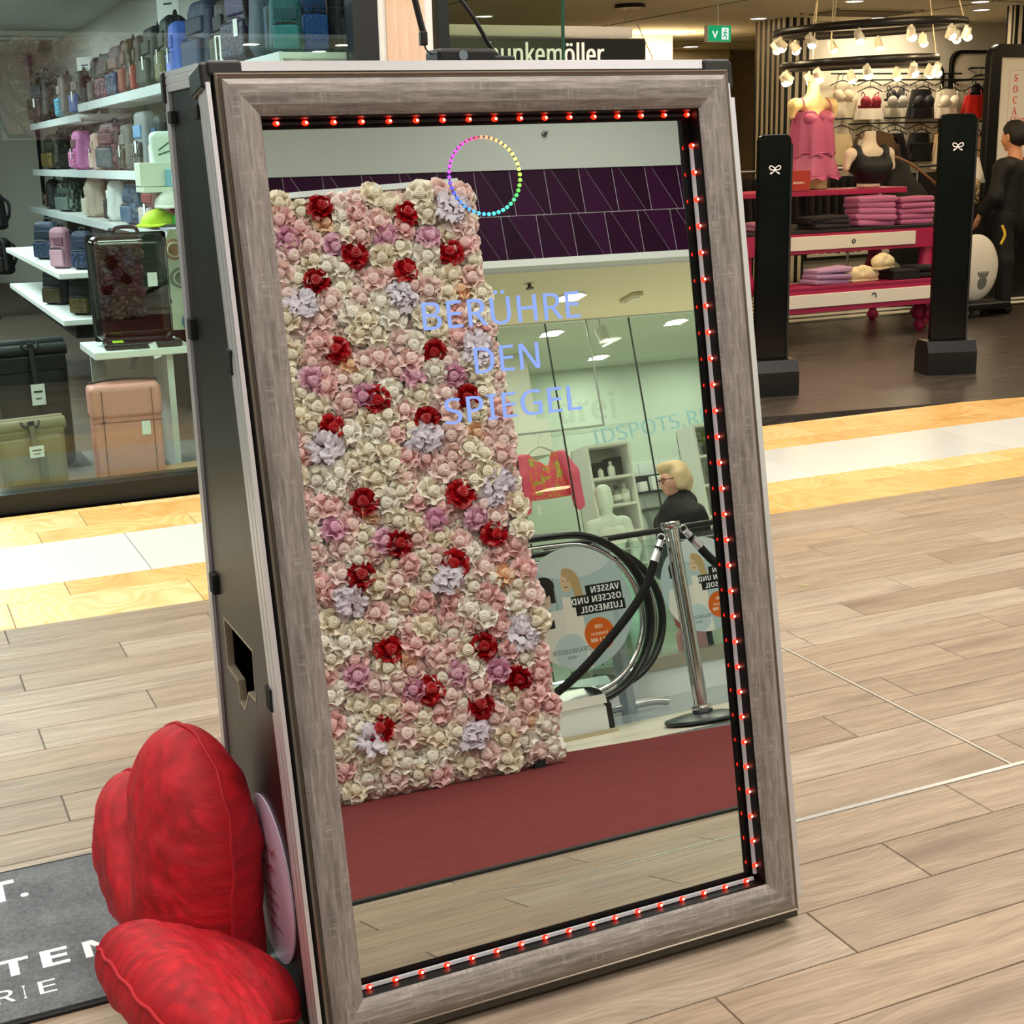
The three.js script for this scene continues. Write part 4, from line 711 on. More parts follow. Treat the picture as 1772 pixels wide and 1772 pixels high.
// added light strip at the shop window foot, brightens the soffit
const up = thing('added_floor_light', 'added strip of fill light along the foot of the shop window, behind the kerb', 'lamp', [6, 0.06, 4.86]); obj('tray', span(-2.2, 2.2, 0, 0.02, -0.05, 0.05), steel, up); obj('lamp_strip', span(-2.15, 2.15, 0.02, 0.026, -0.035, 0.035), new THREE.MeshStandardMaterial({ color: 0xffffff, emissive: 0xfff0d0, emissiveIntensity: 3 }), up); areaLight(0xfff0d0, 60, 4.3, 0.07, 6, 0.092, 4.86, 6, 1.1, 4.5);
tag(obj('floor_stud', cyl(0.016, 0.017, 0.004, 2.873, 0.001, -3.858, 24), M(0xd8cfae, 0.3, 0.8)), 'small pale brass disc on the planks right of the booth', 'floor stud');

// ---------------------------------------------------------------- bag shop on the left
struct('window_1', span(-6, 2.18, 0.085, 2.8, -6.455, -6.445), glassPane(0xeaf6f1));
struct('window_sill', span(-6, 2.2, 0, 0.085, -6.56, -6.4), M(0x161614, 0.45));
struct('trim_7', span(2.185, 2.305, 0, 2.85, -6.52, -6.4), M(0x17181a, 0.4));
struct('trim_8', [span(2.305, 2.345, 0, 2.85, -6.48, -6.41), span(2.53, 2.575, 0, 2.85, -6.48, -6.41)], M(0xe4e4e0, 0.5));
struct('pillar', boxUV(span(2.345, 2.53, 0, 2.85, -6.5, -6.395)), M(0xffffff, 0.55, 0, { map: rep(beechTex, 2, 1) }));
struct('trim_9', span(2.6, 2.655, 0, 2.82, -6.5, -6.4), M(0x101213, 0.35));
struct('window_8', span(2.655, 3.275, 0.0, 2.8, -6.455, -6.445), glassPane(0xe6f2ea));
struct('trim_10', span(3.268, 3.28, 0, 2.8, -6.457, -6.443), M(0x1f4a3c, 0.2));

// shelving along the party wall
const bayBoards = [[1.965, -6.62, -9.6], [1.965, -9.6, -12.9], [1.42, -7.1, -9.9], [1.42, -9.9, -13.2], [1.42, -13.2, -16.6], [1.01, -7.1, -10.4], [1.01, -10.4, -14.2], [1.01, -14.2, -17.6], [1.89, -12.9, -16.4]];
const rackNames = ['upper shelf nearest the window', 'upper shelf left of the booth corner', 'second shelf nearest the booth', 'second shelf in the middle', 'second shelf deep in the shop', 'third shelf nearest the booth', 'third shelf in the middle', 'third shelf deep in the shop', 'upper shelf deep in the shop'];
bayBoards.forEach(([y, z0, z1], i) => {
  const t = thing('long_shelf', `long white wall shelf carrying backpacks, ${rackNames[i]}`, 'shelf', [2.12, y, (z0 + z1) / 2], 0, undefined, true);
  obj('shelf_board', rb(0.44, 0.03, z0 - z1 - 0.01, 0.004, 2.13, y - 0.015, (z0 + z1) / 2), white, t);
  obj('front_lip', rb(0.02, 0.065, z0 - z1 - 0.01, 0.004, 1.905, y - 0.03, (z0 + z1) / 2), M(0xe8eef0, 0.35), t);
});
struct('wall_shelf_back', span(2.34, 2.36, 0.1, 2.3, -17.6, -6.7), M(0x5b544c, 0.8));
// lower island rack with its end towards the window
const isl = thing('display_rack', 'dark rack with white end boards below the wall shelves', 'rack', [1.3, 0, -9.9], 0, undefined, true);
for (const y of [0.62, 0.885]) obj('shelf_board', [rb(0.86, 0.035, 2.9, 0.006, 1.47, y - 0.017, -9.85)], white, isl);
obj('plinth', span(1.12, 1.68, 0.5, 0.6, -11.2, -8.5), blackMatte, isl); obj('back_panel', span(1.78, 1.82, 0.0, 1.0, -11.2, -8.5), M(0x0c0c0e, 0.7), isl); obj('rack_leg', span(1.75, 1.88, 0, 0.5, -11, -10.8), blackMatte, isl); obj('rack_leg', span(1.75, 1.88, 0, 0.5, -8.8, -8.6), blackMatte, isl);

// backpacks
const tagMat = paper, strapMat = M(0x101114, 0.7);
const bpGeo = {};
function packGeo(w, h, d) {
  const k = [w, h, d].join();
  if (!bpGeo[k]) {
    const body = new RoundedBoxGeometry(w, h, d, 5, Math.min(w, d) * 0.34).translate(0, h / 2, 0); const p = body.attributes.position;
    for (let i = 0; i < p.count; i++) { const t = p.getY(i) / h; const s = 1 - 0.2 * Math.max(0, t - 0.55) / 0.45 + 0.05 * Math.sin(t * 3.1); p.setX(i, p.getX(i) * s * (1 + 0.02 * Math.sin(t * 23 + p.getZ(i) * 30))); p.setZ(i, p.getZ(i) * s + 0.006 * Math.sin(t * 17 + p.getX(i) * 25)); }
    body.computeVertexNormals();
    const poc = new RoundedBoxGeometry(w * 0.76, h * 0.42, d * 0.34, 4, d * 0.12).translate(0, h * 0.27, d * 0.52);
    const flap = new RoundedBoxGeometry(w * 0.7, h * 0.22, d * 0.16, 3, d * 0.07).translate(0, h * 0.66, d * 0.44);
    const handle = tube([[-w * 0.12, h * 0.94, -d * 0.1], [-w * 0.1, h * 1.06, -d * 0.1], [w * 0.1, h * 1.06, -d * 0.1], [w * 0.12, h * 0.94, -d * 0.1]], 0.009, 14, 6);
    const strap = s => tube([[s * w * 0.22, h * 0.9, -d * 0.45], [s * w * 0.42, h * 0.75, -d * 0.72], [s * w * 0.44, h * 0.4, -d * 0.7], [s * w * 0.3, h * 0.1, -d * 0.45]], 0.016, 16, 5);
    const zip = tube([[-w * 0.36, h * 0.46, d * 0.56], [-w * 0.2, h * 0.5, d * 0.66], [w * 0.2, h * 0.5, d * 0.66], [w * 0.36, h * 0.46, d * 0.56]], 0.005, 16, 4);
    bpGeo[k] = { body: clean(body), poc: clean(poc), flap: clean(flap), handle: clean(handle), s0: clean(strap(-1)), s1: clean(strap(1)), zip: clean(zip), tag: clean(span(w * 0.12, w * 0.12 + 0.06, h * 0.3, h * 0.3 + 0.085, d * 0.71, d * 0.715)) };
  }
  return bpGeo[k];
}
const matOf = {}; const cm = (c, r = 0.6) => matOf[c + '_' + r] ??= M(c, r, 0, { bumpMap: clothBump, bumpScale: 0.002 });
// printed fabrics: speckled, camouflage and checked, in tones of the bag's own colour
const PRINTS = [(u, v) => { const n = vn(u * 14, v * 14, 14, 14, 141), k = n > 0.68 ? 255 : n < 0.34 ? 96 : 176; return [k, k, k]; }, (u, v) => { const n = vn(u * 6, v * 6, 6, 6, 142) * 0.7 + vn(u * 13, v * 13, 13, 13, 143) * 0.3, k = n > 0.56 ? 250 : n > 0.45 ? 170 : 90; return [k, k * 0.97, k * 0.9]; }, (u, v) => { const n = vn(u * 24, v * 24, 24, 24, 144); return n > 0.7 ? [255, 240, 210] : n < 0.28 ? [120, 150, 235] : [170, 165, 165]; }].map(f => dtex(128, 128, f));
const pm = (c, i) => matOf[c + 'print' + i] ??= M(new THREE.Color(c).multiplyScalar(1.7), 0.55, 0, { map: rep(PRINTS[i], 1.5, 1.5) });
let packNo = 0;
function pack(label, pos, turn, c, [w, h, d] = [0.3, 0.4, 0.17], group, extra = {}) {
  const t = thing('backpack', label, 'backpack', pos, turn, group), g = packGeo(w, h, d);
  const part = (n, k, m) => { const q = new THREE.Mesh(g[k], m); q.name = n; q.castShadow = q.receiveShadow = true; t.add(q); return q; };
  const no = packNo++; part('body', 'body', no % 3 === 1 ? pm(c[0], no % 2) : cm(c[0])); const pk = part('front_pocket', 'poc', no % 4 < 2 ? pm(c[1] ?? c[0], (no >> 1) % 3) : cm(c[1] ?? c[0])); if (extra.flap !== false) part('top_flap', 'flap', cm(c[2] ?? c[0]));
  part('handle', 'handle', strapMat); part('shoulder_strap', 's0', strapMat); part('shoulder_strap', 's1', strapMat);
  const zp = part('zip', 'zip', M(0x2a2a2c, 0.4)); t.remove(zp); pk.add(zp);
  if (extra.tag) part('price_tag', 'tag', tagMat);
  
  return t;
}
const LEFT = -Math.PI / 2;
// row on the upper shelf (z along the wall)
[[-7.62, 1.97, [0x4a4360, 0x433c58, 0x4f4768], [0.4, 0.43, 0.2], 'big plum school backpack with a white tag on the upper shelf, above the booth corner', 1],
 [-8.12, 1.97, [0x2c2b22, 0x3a3626, 0x24231c], [0.26, 0.36, 0.16], 'dark olive backpack tucked left of the plum one on the upper shelf', 0],
 [-8.62, 1.97, [0x24304e, 0x2a3960, 0x1d2740], [0.4, 0.4, 0.2], 'navy school backpack with a wide lid on the upper shelf', 0],
 [-9.15, 1.9, [0x4f74d8, 0x8a9cf0, 0x3f63c8], [0.2, 0.33, 0.12], 'small bright blue backpack with a pink tag hanging out, upper shelf', 1],
 [-9.62, 1.97, [0x26332e, 0x8a8a5c, 0x2c3a34], [0.36, 0.4, 0.18], 'dark green backpack with a patterned yellow pocket, upper shelf', 1],
 [-10.15, 1.97, [0x1f2a28, 0x3d4a3a, 0x28322e], [0.36, 0.38, 0.18], 'blackish green backpack with a striped pocket, upper shelf', 1],
 [-10.65, 1.97, [0x4c3a34, 0xa33a30, 0x5c443c], [0.34, 0.36, 0.16], 'brown backpack with a red pocket, upper shelf', 1],
 [-11.1, 1.97, [0x5a4238, 0x8c4a3c, 0x6a5044], [0.32, 0.37, 0.16], 'russet brown backpack on the upper shelf', 0],
 [-11.55, 1.97, [0x584a46, 0x46608c, 0x80625a], [0.32, 0.36, 0.16], 'brown grey backpack with a blue pocket, upper shelf', 0],
 [-12.05, 1.97, [0x4a4038, 0x7c4460, 0x584c44], [0.34, 0.34, 0.16], 'taupe backpack with a plum pocket, upper shelf', 0],
 [-12.6, 1.97, [0x453c34, 0x6e685c, 0x3c342e], [0.34, 0.34, 0.16], 'dark taupe backpack with a grey pocket, upper shelf', 0],
 [-13.3, 1.93, [0x3d3834, 0x4a5ea0, 0x76706a], [0.34, 0.35, 0.17], 'charcoal backpack with a blue and white pocket, upper shelf', 1],
 [-14.3, 1.93, [0x6d645e, 0x5fb4d8, 0x8a8078], [0.36, 0.37, 0.17], 'grey brown backpack with a light blue pocket, upper shelf', 0],
 [-15.6, 1.9, [0x162622, 0x2a241a, 0x1c302a], [0.5, 0.46, 0.22], 'large black and camouflage backpack at the left end of the upper shelf', 1]]
  .forEach(([z, x, c, s, l, tg]) => pack(l, [x + 0.09, z < -12.9 ? 1.891 : 1.966, z], LEFT + rr(-0.15, 0.15), c, s.map((v, i) => v * [1.12, 1.06, 1][i]), 'backpacks on the upper shelf', { tag: tg }));
// at the window end of that shelf they face the glass
[[1.97, -6.74, [0x205c68, 0x2a7884, 0x184a58], [0.16, 0.26, 0.11], 'small teal backpack with an orange badge at the window end of the upper shelf', -0.3],
 [2.07, -7.1, [0x3a4c60, 0x435a72, 0x2c3c50], [0.34, 0.5, 0.19], 'slate blue backpack behind the teal one', 0],
 [2.12, -6.85, [0x1e4c8c, 0x2a62ac, 0x183e74], [0.17, 0.38, 0.12], 'bright blue backpack in the window corner of the upper shelf', 0.1],
 [2.265, -6.86, [0x23262a, 0x303438, 0x1c1e22], [0.1, 0.34, 0.1], 'black backpack with dangling straps against the window post', 0.6]]
  .forEach(([x, z, c, s, l, a]) => pack(l, [x, 1.966, z], a, c, s, 'backpacks at the window end'));
// second shelf
[[-9.5, [0x27343a, 0xb08a78, 0x2e4a50], [0.3, 0.34, 0.16], 'dark teal backpack with a peach pocket, second shelf'],
 [-10.1, [0x20242c, 0xd8cfc4, 0x2c5078], [0.3, 0.36, 0.16], 'black and blue backpack with a pale round pocket, second shelf'],
 [-10.75, [0x8f9094, 0x6d6a6a, 0x7fa4d0], [0.26, 0.4, 0.15], 'tall grey and light blue backpack, second shelf'],
 [-11.4, [0x6a6a60, 0x585850, 0x787870], [0.28, 0.33, 0.15], 'grey green backpack with a tag, second shelf'],
 [-12.15, [0x6a4448, 0x5a6468, 0x74484c], [0.34, 0.36, 0.17], 'maroon backpack with a grey lower pocket, second shelf'],
 [-13.0, [0xd8b4a8, 0xe6c8ba, 0xcaa498], [0.2, 0.3, 0.12], 'small flesh pink backpack, second shelf'],
 [-13.9, [0xd07ab4, 0xf08cc4, 0x7c5458], [0.34, 0.34, 0.17], 'bright pink flowered backpack with a brown lid, second shelf'],
 [-15.6, [0x2e2a1c, 0x7a6430, 0x3c3626], [0.44, 0.34, 0.2], 'black and gold patterned bag, second shelf']]
  .forEach(([z, c, s, l], i) => pack(l, [2.05, 1.421, z], LEFT + rr(-0.2, 0.2), c, s.map((v, i) => v * [1.3, 1.04, 1][i]), 'backpacks on the second shelf', { tag: i % 3 !== 1 }));
// third shelf
[[-9.75, [0x9a7888, 0xc8c2d0, 0xd06a86], [0.32, 0.36, 0.17], 'pink and grey patterned backpack with cat ears, third shelf, right end'],
 [-10.55, [0x6a4444, 0xc8b8b4, 0x8a3c3c], [0.34, 0.36, 0.17], 'wine red backpack with a white oval pocket, third shelf'],
 [-11.4, [0x3e5c74, 0x55748c, 0x2c465c], [0.28, 0.34, 0.15], 'petrol blue backpack, third shelf'],
 [-12.3, [0xd8dcd8, 0x20262c, 0xe8ecec], [0.32, 0.36, 0.16], 'white and black backpack, third shelf'],
 [-13.4, [0xbfae9c, 0xe8dccc, 0xcabaa8], [0.4, 0.38, 0.18], 'large beige backpack with a cream pocket, third shelf'],
 [-15.0, [0x55625e, 0x6a7872, 0x48544f], [0.34, 0.34, 0.16], 'grey green backpack, third shelf'],
 [-16.2, [0x1c1a18, 0x6c5038, 0x24201c], [0.4, 0.34, 0.16], 'black backpack with brown straps, third shelf, left end']]
  .forEach(([z, c, s, l], i) => pack(l, [2.05, 1.011, z], LEFT + rr(-0.2, 0.2), c, s.map((v, i) => v * [1.35, 0.9, 1][i]), 'backpacks on the third shelf', { tag: i % 3 !== 2 }));
// lower rack: hanging bags
[[1.22, -8.62, 0.886, [0x1c2640, 0x2a3a66, 0x18203a], [0.13, 0.22, 0.09], 'navy bag with white print standing on the lower rack'],
 [1.38, -8.62, 0.886, [0x1d6cc0, 0x3a8ae0, 0x2a9a70], [0.14, 0.2, 0.09], 'blue and green children bag at the end of the lower rack'],
 [1.12, -8.8, 0.886, [0xa07080, 0xc090a0, 0x704450], [0.12, 0.24, 0.09], 'dusky pink bag on the lower rack'],
 [1.16, -9.7, 0.886, [0x202c44, 0x2c3c58, 0x18222f], [0.2, 0.24, 0.1], 'slate satchel on the left of the lower rack'],
 [1.2, -8.65, 0.621, [0x101010, 0x5c4a20, 0x181818], [0.16, 0.22, 0.1], 'black bag with mustard trim on the bottom board'],
 [1.42, -8.65, 0.621, [0x0e0e10, 0x18181c, 0x141416], [0.17, 0.22, 0.1], 'plain black bag on the bottom board'],
 [1.15, -9.4, 0.621, [0x121218, 0x3c3014, 0x16161c], [0.2, 0.22, 0.1], 'black and gold bag on the left of the bottom board']]
  .forEach(([x, z, y, c, s, l]) => pack(l, [x, y, z], -0.7 + rr(-0.2, 0.2), c, s, 'bags on the lower rack'));
// dark rack of bags far left
const fr = thing('bag_stand', 'dark stand hung with black bags at the far left of the shop', 'stand', [0.95, 0, -15], 0);
obj('pole', cyl(0.03, 0.03, 1.7, 0, 0.85, 0), black, fr); obj('foot', cyl(0.3, 0.32, 0.03, 0, 0.015, 0), black, fr); for (const y of [0.9, 1.3, 1.62]) obj('arm', cyl(0.015, 0.015, 0.9, 0, y, 0, 8, Math.PI / 2), black, fr);
[[0.62, -14.7, 1.25, [0x141a18, 0x24201a], 'black shoulder bag on the top of the far left stand'], [1.3, -15.3, 0.85, [0x0e1012, 0x1a2028], 'black bag on the middle of the far left stand'], [0.62, -14.6, 0.45, [0x23303c, 0x4a5a66], 'blue grey bag low on the far left stand'], [1.3, -15.1, 0.42, [0x101012, 0x2a2018], 'black bag low on the far left stand']]
  .forEach(([x, z, y, c, l]) => pack(l, [x, y, z], -0.8, c, [0.34, 0.36, 0.14], 'bags on the far left stand'));

// window display: white pedestal table with a black suitcase
const ped = thing('display_pedestal', 'white display pedestal with a slab top beside the window, carrying the black suitcase', 'pedestal', [1.3, 0, -6.98], 0, undefined, true);
obj('top_board', rb(0.46, 0.035, 0.46, 0.005, 1.19, 0.615, -6.98), white, ped); obj('side_board', span(1.3, 1.33, 0.03, 0.598, -7.18, -6.8), M(0xdfe0dc, 0.5), ped); obj('back_board', span(1.0, 1.3, 0.05, 0.598, -7.2, -7.17), M(0xb9b6b0, 0.6), ped);
const sc = thing('suitcase', 'large glossy dark suitcase with black rim and white price tag on the pedestal', 'suitcase', [1.19, 0.633, -6.99], -0.12);
obj('shell', rb(0.36, 0.5, 0.2, 0.05, 0, 0.275, 0, 0, 0, 0, 5), M(0x120b09, 0.06, 0, { clearcoat: 1 }), sc); obj('rim', rb(0.375, 0.515, 0.03, 0.014, 0, 0.275, -0.0), blackMatte, sc);
for (const [x, z] of [[-0.14, 0.06], [0.14, 0.06], [-0.14, -0.06], [0.14, -0.06]]) obj('wheel', T(cyl(0.022, 0.022, 0.02, 0, 0, 0, 14), x, 0.022, z, 0, 0, Math.PI / 2), black, sc);
obj('handle', tube([[-0.06, 0.525, 0], [-0.05, 0.55, 0], [0.05, 0.55, 0], [0.06, 0.525, 0]], 0.01, 14, 6), black, sc); obj('price_tag', span(0.08, 0.125, 0.28, 0.345, 0.101, 0.104), paper, sc);
const lb = thing('laptop_bag', 'flat dark bag with a yellow-green tag lying before the suitcase', 'bag', [1.2, 0.633, -6.83], -0.1);
obj('body', rb(0.36, 0.03, 0.12, 0.012, 0, 0.016, 0), M(0x141010, 0.3), lb); obj('hang_tag', span(-0.14, -0.09, 0.033, 0.036, -0.02, 0.05), M(0xb4d838, 0.5), lb); obj('paper_tag', T(span(0, 0.035, -0.075, 0, 0, 0.003), 0.02, 0.02, 0.063, -0.1, 0, 0.3), paper, lb); obj('dark_tag', T(span(0, 0.028, -0.11, 0, 0, 0.003), -0.04, 0.015, 0.063, -0.1, 0, -0.35), M(0x3a3a3a, 0.6), lb);
// roll-top backpacks on the window floor
struct('floor_5', span(-6, 2.2, 0, 0.03, -7.5, -6.56), M(0x6c6259, 0.5));
function rollTop(label, pos, turn, c, w, h, d, strapC) {
  const t = thing('rolltop_backpack', label, 'backpack', pos, turn);
  const sh = new RoundedBoxGeometry(w, h * 0.86, d, 8, 0.045).translate(0, h * 0.43, 0), p = sh.attributes.position;
  for (let i = 0; i < p.count; i++) { const k = p.getY(i) / (h * 0.86), top = Math.max(0, k - 0.6) / 0.4; p.setZ(i, p.getZ(i) * (1 - 0.75 * top) + 0.006 * Math.sin(k * 14 + p.getX(i) * 22)); p.setX(i, p.getX(i) * (1 - 0.1 * Math.sin(k * 3.14) + 0.06 * top)); }
  sh.computeVertexNormals(); obj('body', sh, cm(c, 0.48), t);
  obj('roll_top', [T(cyl(0.032, 0.032, w * 1.04, 0, 0, 0, 16), 0, h * 0.9, 0.012, 0, 0, Math.PI / 2), T(cyl(0.024, 0.024, w * 1.02, 0, 0, 0, 14), 0, h * 0.95, -0.014, 0, 0, Math.PI / 2)], cm(c, 0.48), t);
  obj('roll_band', rb(w * 0.98, h * 0.13, 0.022, 0.01, 0, h * 0.8, d * 0.18), cm(c, 0.48), t);  // band of cloth below the roll, in the body colour
  obj('buckle', [rb(0.03, 0.04, 0.014, 0.004, 0, h * 0.93, 0.052), tube([[-0.04, h * 0.97, 0.03], [-0.03, h * 0.92, 0.05], [0.03, h * 0.92, 0.05], [0.04, h * 0.97, 0.03]], 0.007, 12, 5)], black, t);
  obj('front_strap', [rb(0.032, h * 0.5, 0.008, 0.003, 0.03, h * 0.32, d * 0.52), rb(0.025, h * 0.3, 0.008, 0.003, 0, h * 0.78, d * 0.3 + 0.02, -0.25)], M(strapC, 0.6), t);
  obj('price_tag', [span(-0.03, 0.035, h * 0.5, h * 0.66, d * 0.53 + 0.007, d * 0.535 + 0.008)], paper, t);
  obj('tag_print', [span(-0.018, 0.024, h * 0.595, h * 0.61, d * 0.535 + 0.008, d * 0.537 + 0.009), span(-0.012, 0.016, h * 0.545, h * 0.555, d * 0.535 + 0.008, d * 0.537 + 0.009)], M(0x3a3a3a, 0.7), t);
  for (const s of [-1, 1]) obj('shoulder_strap', tube([[s * 0.08, h * 0.8, -d * 0.4], [s * 0.13, h * 0.6, -d * 0.75], [s * 0.14, h * 0.3, -d * 0.7], [s * 0.1, h * 0.06, -d * 0.45]], 0.014, 16, 5), strapMat, t);
  return t;
}
rollTop('black roll-top backpack standing behind the beige one in the shop window', [0.72, 0.03, -7.26], 0.1, 0x0d0d0e, 0.34, 0.64, 0.2, 0x0a0a0a);
struct('plinth', span(0.3, 0.95, 0.0, 0.03, -7.5, -7.1), M(0x403a34, 0.6));
rollTop('beige roll-top backpack with a black buckle at the left edge of the photo', [0.63, 0.03, -6.72], 0.15, 0x857656, 0.31, 0.33, 0.17, 0x6e6450);
const pk2 = thing('daypack', 'square salmon pink backpack with thin dark seams in the shop window', 'backpack', [1.07, 0.03, -6.72], -0.06);
{ const g = new RoundedBoxGeometry(0.32, 0.45, 0.16, 6, 0.04).translate(0, 0.225, 0), p = g.attributes.position; for (let i = 0; i < p.count; i++) { const k = p.getY(i) / 0.45; p.setZ(i, p.getZ(i) + 0.008 * Math.sin(k * 11 + p.getX(i) * 18) * Math.sin(k * 3)); } g.computeVertexNormals(); obj('body', g, cm(0xdc9080, 0.5), pk2); }
obj('lid', rb(0.33, 0.16, 0.172, 0.03, 0, 0.38, 0.004, 0, 0, 0, 4), cm(0xde9486, 0.5), pk2);
obj('front_pocket', rb(0.3, 0.27, 0.02, 0.009, 0, 0.15, 0.083), cm(0xdd9282, 0.5), pk2);
obj('seam', [span(-0.11, -0.107, 0.02, 0.44, 0.0935, 0.096), span(0.115, 0.118, 0.02, 0.44, 0.0935, 0.096), span(-0.155, 0.155, 0.288, 0.291, 0.0925, 0.096)], M(0x5a3a30, 0.7), pk2).userData.kind = 'stuff';
obj('button', cyl(0.007, 0.007, 0.006, -0.108, 0.294, 0.098, 12, Math.PI / 2), M(0x302420, 0.4), pk2); obj('price_tag', span(0.06, 0.1, 0.22, 0.285, 0.0945, 0.097), paper, pk2);
obj('top_zip', tube([[-0.16, 0.465, 0], [0, 0.475, -0.02], [0.16, 0.465, 0]], 0.006, 14, 5), M(0x2c2320, 0.6), pk2);
const cs = thing('crossbody_bag', 'flat salmon and beige bag lying on the window floor by the booth', 'bag', [1.33, 0.03, -6.66], 0.3);
obj('body', rb(0.22, 0.05, 0.12, 0.02, 0, 0.026, 0), cm(0xcda585, 0.5), cs); obj('strap', tube([[-0.1, 0.04, 0.03], [-0.2, 0.012, 0.07], [-0.32, 0.01, 0.04], [-0.24, 0.012, -0.02]], 0.009, 24, 5), cm(0xd8a88c, 0.5), cs);
// folded pram-like trolley at the booth edge: strapped seat
const tr = thing('bag_trolley', 'salmon and black bag trolley half hidden by the booth edge', 'trolley', [1.55, 0.03, -6.82], 0.2);
obj('seat', rb(0.2, 0.16, 0.16, 0.05, 0, 0.5, 0), cm(0xd99a84, 0.5), tr); obj('rim', rb(0.22, 0.06, 0.18, 0.025, 0, 0.4, 0), blackMatte, tr); obj('frame', [tube([[-0.09, 0.4, 0.06], [-0.06, 0.2, 0.08], [-0.09, 0.06, 0.06]], 0.014, 16, 6), tube([[0.09, 0.4, 0.06], [0.06, 0.2, 0.08], [0.09, 0.06, 0.06]], 0.014, 16, 6)], M(0x38342c, 0.5), tr); for (const s of [-1, 1]) obj('wheel', T(new THREE.TorusGeometry(0.045, 0.014, 8, 20), s * 0.1, 0.06, 0.06, 0, Math.PI / 2, 0), black, tr);
obj('cover', rb(0.17, 0.24, 0.1, 0.04, 0, 0.24, 0.0), cm(0xb6a78c, 0.6), tr);
// cap display behind the booth edge: pale board with round caps
const cd = thing('cap_display', 'pale curved display board hung with round children caps beside the suitcase', 'display', [1.5, 0.66, -7.2], -0.1);
obj('board', extr([[-0.11, 0], [0.3, 0], [0.3, 0.5], [-0.06, 0.5], [-0.1, 0.4], [-0.1, 0.28], [-0.07, 0.14]], 0.01), M(0xdfe6c8, 0.6), cd);
[[-0.04, 0.4, 0xb07c4c], [0.06, 0.46, 0x4c7a58], [0.05, 0.34, 0x9cc8b4], [-0.02, 0.26, 0x8c8c74], [0.09, 0.24, 0x3a8ec8], [0.08, 0.12, 0x8a9c84], [0.02, 0.04, 0x4c8c9c], [0.1, 0.02, 0xc8c06c]].forEach(([x, y, c]) => { const m = obj('round_patch', T(lathe([[0, 0.02], [0.03, 0.018], [0.05, 0.006], [0.052, 0]], 24).rotateX(Math.PI / 2), x, y, 0.01), cm(c, 0.6), cd); obj('patch_ring', new THREE.TorusGeometry(0.034, 0.004, 5, 24).translate(x, y, 0.026), cm(0xe8e4d0, 0.6), m); });
const shl = thing('glass_shelf', 'short white shelf block left of the booth corner carrying a white bag', 'shelf', [1.4, 1.36, -6.95], 0);
obj('shelf_board', rb(0.34, 0.025, 0.2, 0.004, 0.04, 0.0, 0), M(0xe9ebdd, 0.4), shl); obj('carton', rb(0.15, 0.11, 0.14, 0.005, -0.06, 0.07, 0), M(0xe6eadc, 0.5), shl);
const cup = thing('toy_carton', 'white and light blue carton standing on the shelf block', 'box', [1.46, 1.373, -6.9], -0.05);
obj('box', rb(0.16, 0.08, 0.1, 0.004, 0, 0.04, 0), M(0x8cc4e4, 0.5), cup); obj('box_label', span(-0.055, 0.07, 0.012, 0.05, 0.0505, 0.053), paper, cup);
const wb = thing('print_bag', 'white bag with a yellow corner and green drawings above the light blue carton', 'bag', [1.43, 1.455, -6.93], -0.05);
obj('body', rb(0.2, 0.17, 0.09, 0.03, 0, 0.086, 0), M(0xe8f2ee, 0.5), wb); obj('yellow_corner', extr([[0, 0], [0.12, -0.05], [0.12, 0.03], [0.02, 0.07]], 0.004).translate(-0.01, 0.09, 0.044), M(0xeeee44, 0.5), wb); obj('leaf_print', [T(span(-0.03, 0.03, 0, 0.006, 0, 0.003), -0.04, 0.1, 0.045, 0, 0, 0.6), T(span(-0.03, 0.03, 0, 0.006, 0, 0.003), -0.04, 0.07, 0.045, 0, 0, 0.3)], M(0x38684c, 0.6), wb);
const capG = (s) => { const g = new THREE.SphereGeometry(0.085, 20, 10, 0, 6.3, 0, 1.6).scale(1, 0.8, 1.05); return g; };
const brimG = extr([[-0.07, 0], [0.07, 0], [0.06, 0.06], [0, 0.085], [-0.06, 0.06]], 0.006).rotateX(Math.PI / 2 + 0.12).translate(0, 0.004, 0.07);
[[1.33, 1.205, -6.86, 0xc8e020, 'lime green sports cap on the ledge above the suitcase', -0.6], [1.44, 1.213, -6.94, 0xd02864, 'raspberry red cap behind the lime one', -0.2], [1.46, 1.205, -6.8, 0x38c83c, 'bright green cap next to the booth edge', 0.3], [1.4, 1.288, -6.85, 0xe2e0da, 'white and red cap leaning above the raspberry one', -0.4]].forEach(([x, y, z, c, l, a]) => { const t = thing('cap', l, 'cap', [x, y, z], a); obj('crown', capG(1), cm(c, 0.6), t); obj('brim', brimG.clone(), cm(c, 0.6), t); obj('button', ball(0.008, 0, 0.07, 0), cm(c, 0.6), t); });
const ldg = thing('ledge', 'thin dark ledge carrying the bright caps', 'shelf', [1.44, 1.2, -6.88]); obj('ledge_board', rb(0.34, 0.014, 0.26, 0.004, 0, -0.003, 0), M(0x4c4c44, 0.4), ldg); obj('bracket', span(0.14, 0.16, -0.5, -0.01, -0.1, -0.08), M(0x4c4c44, 0.4), ldg);
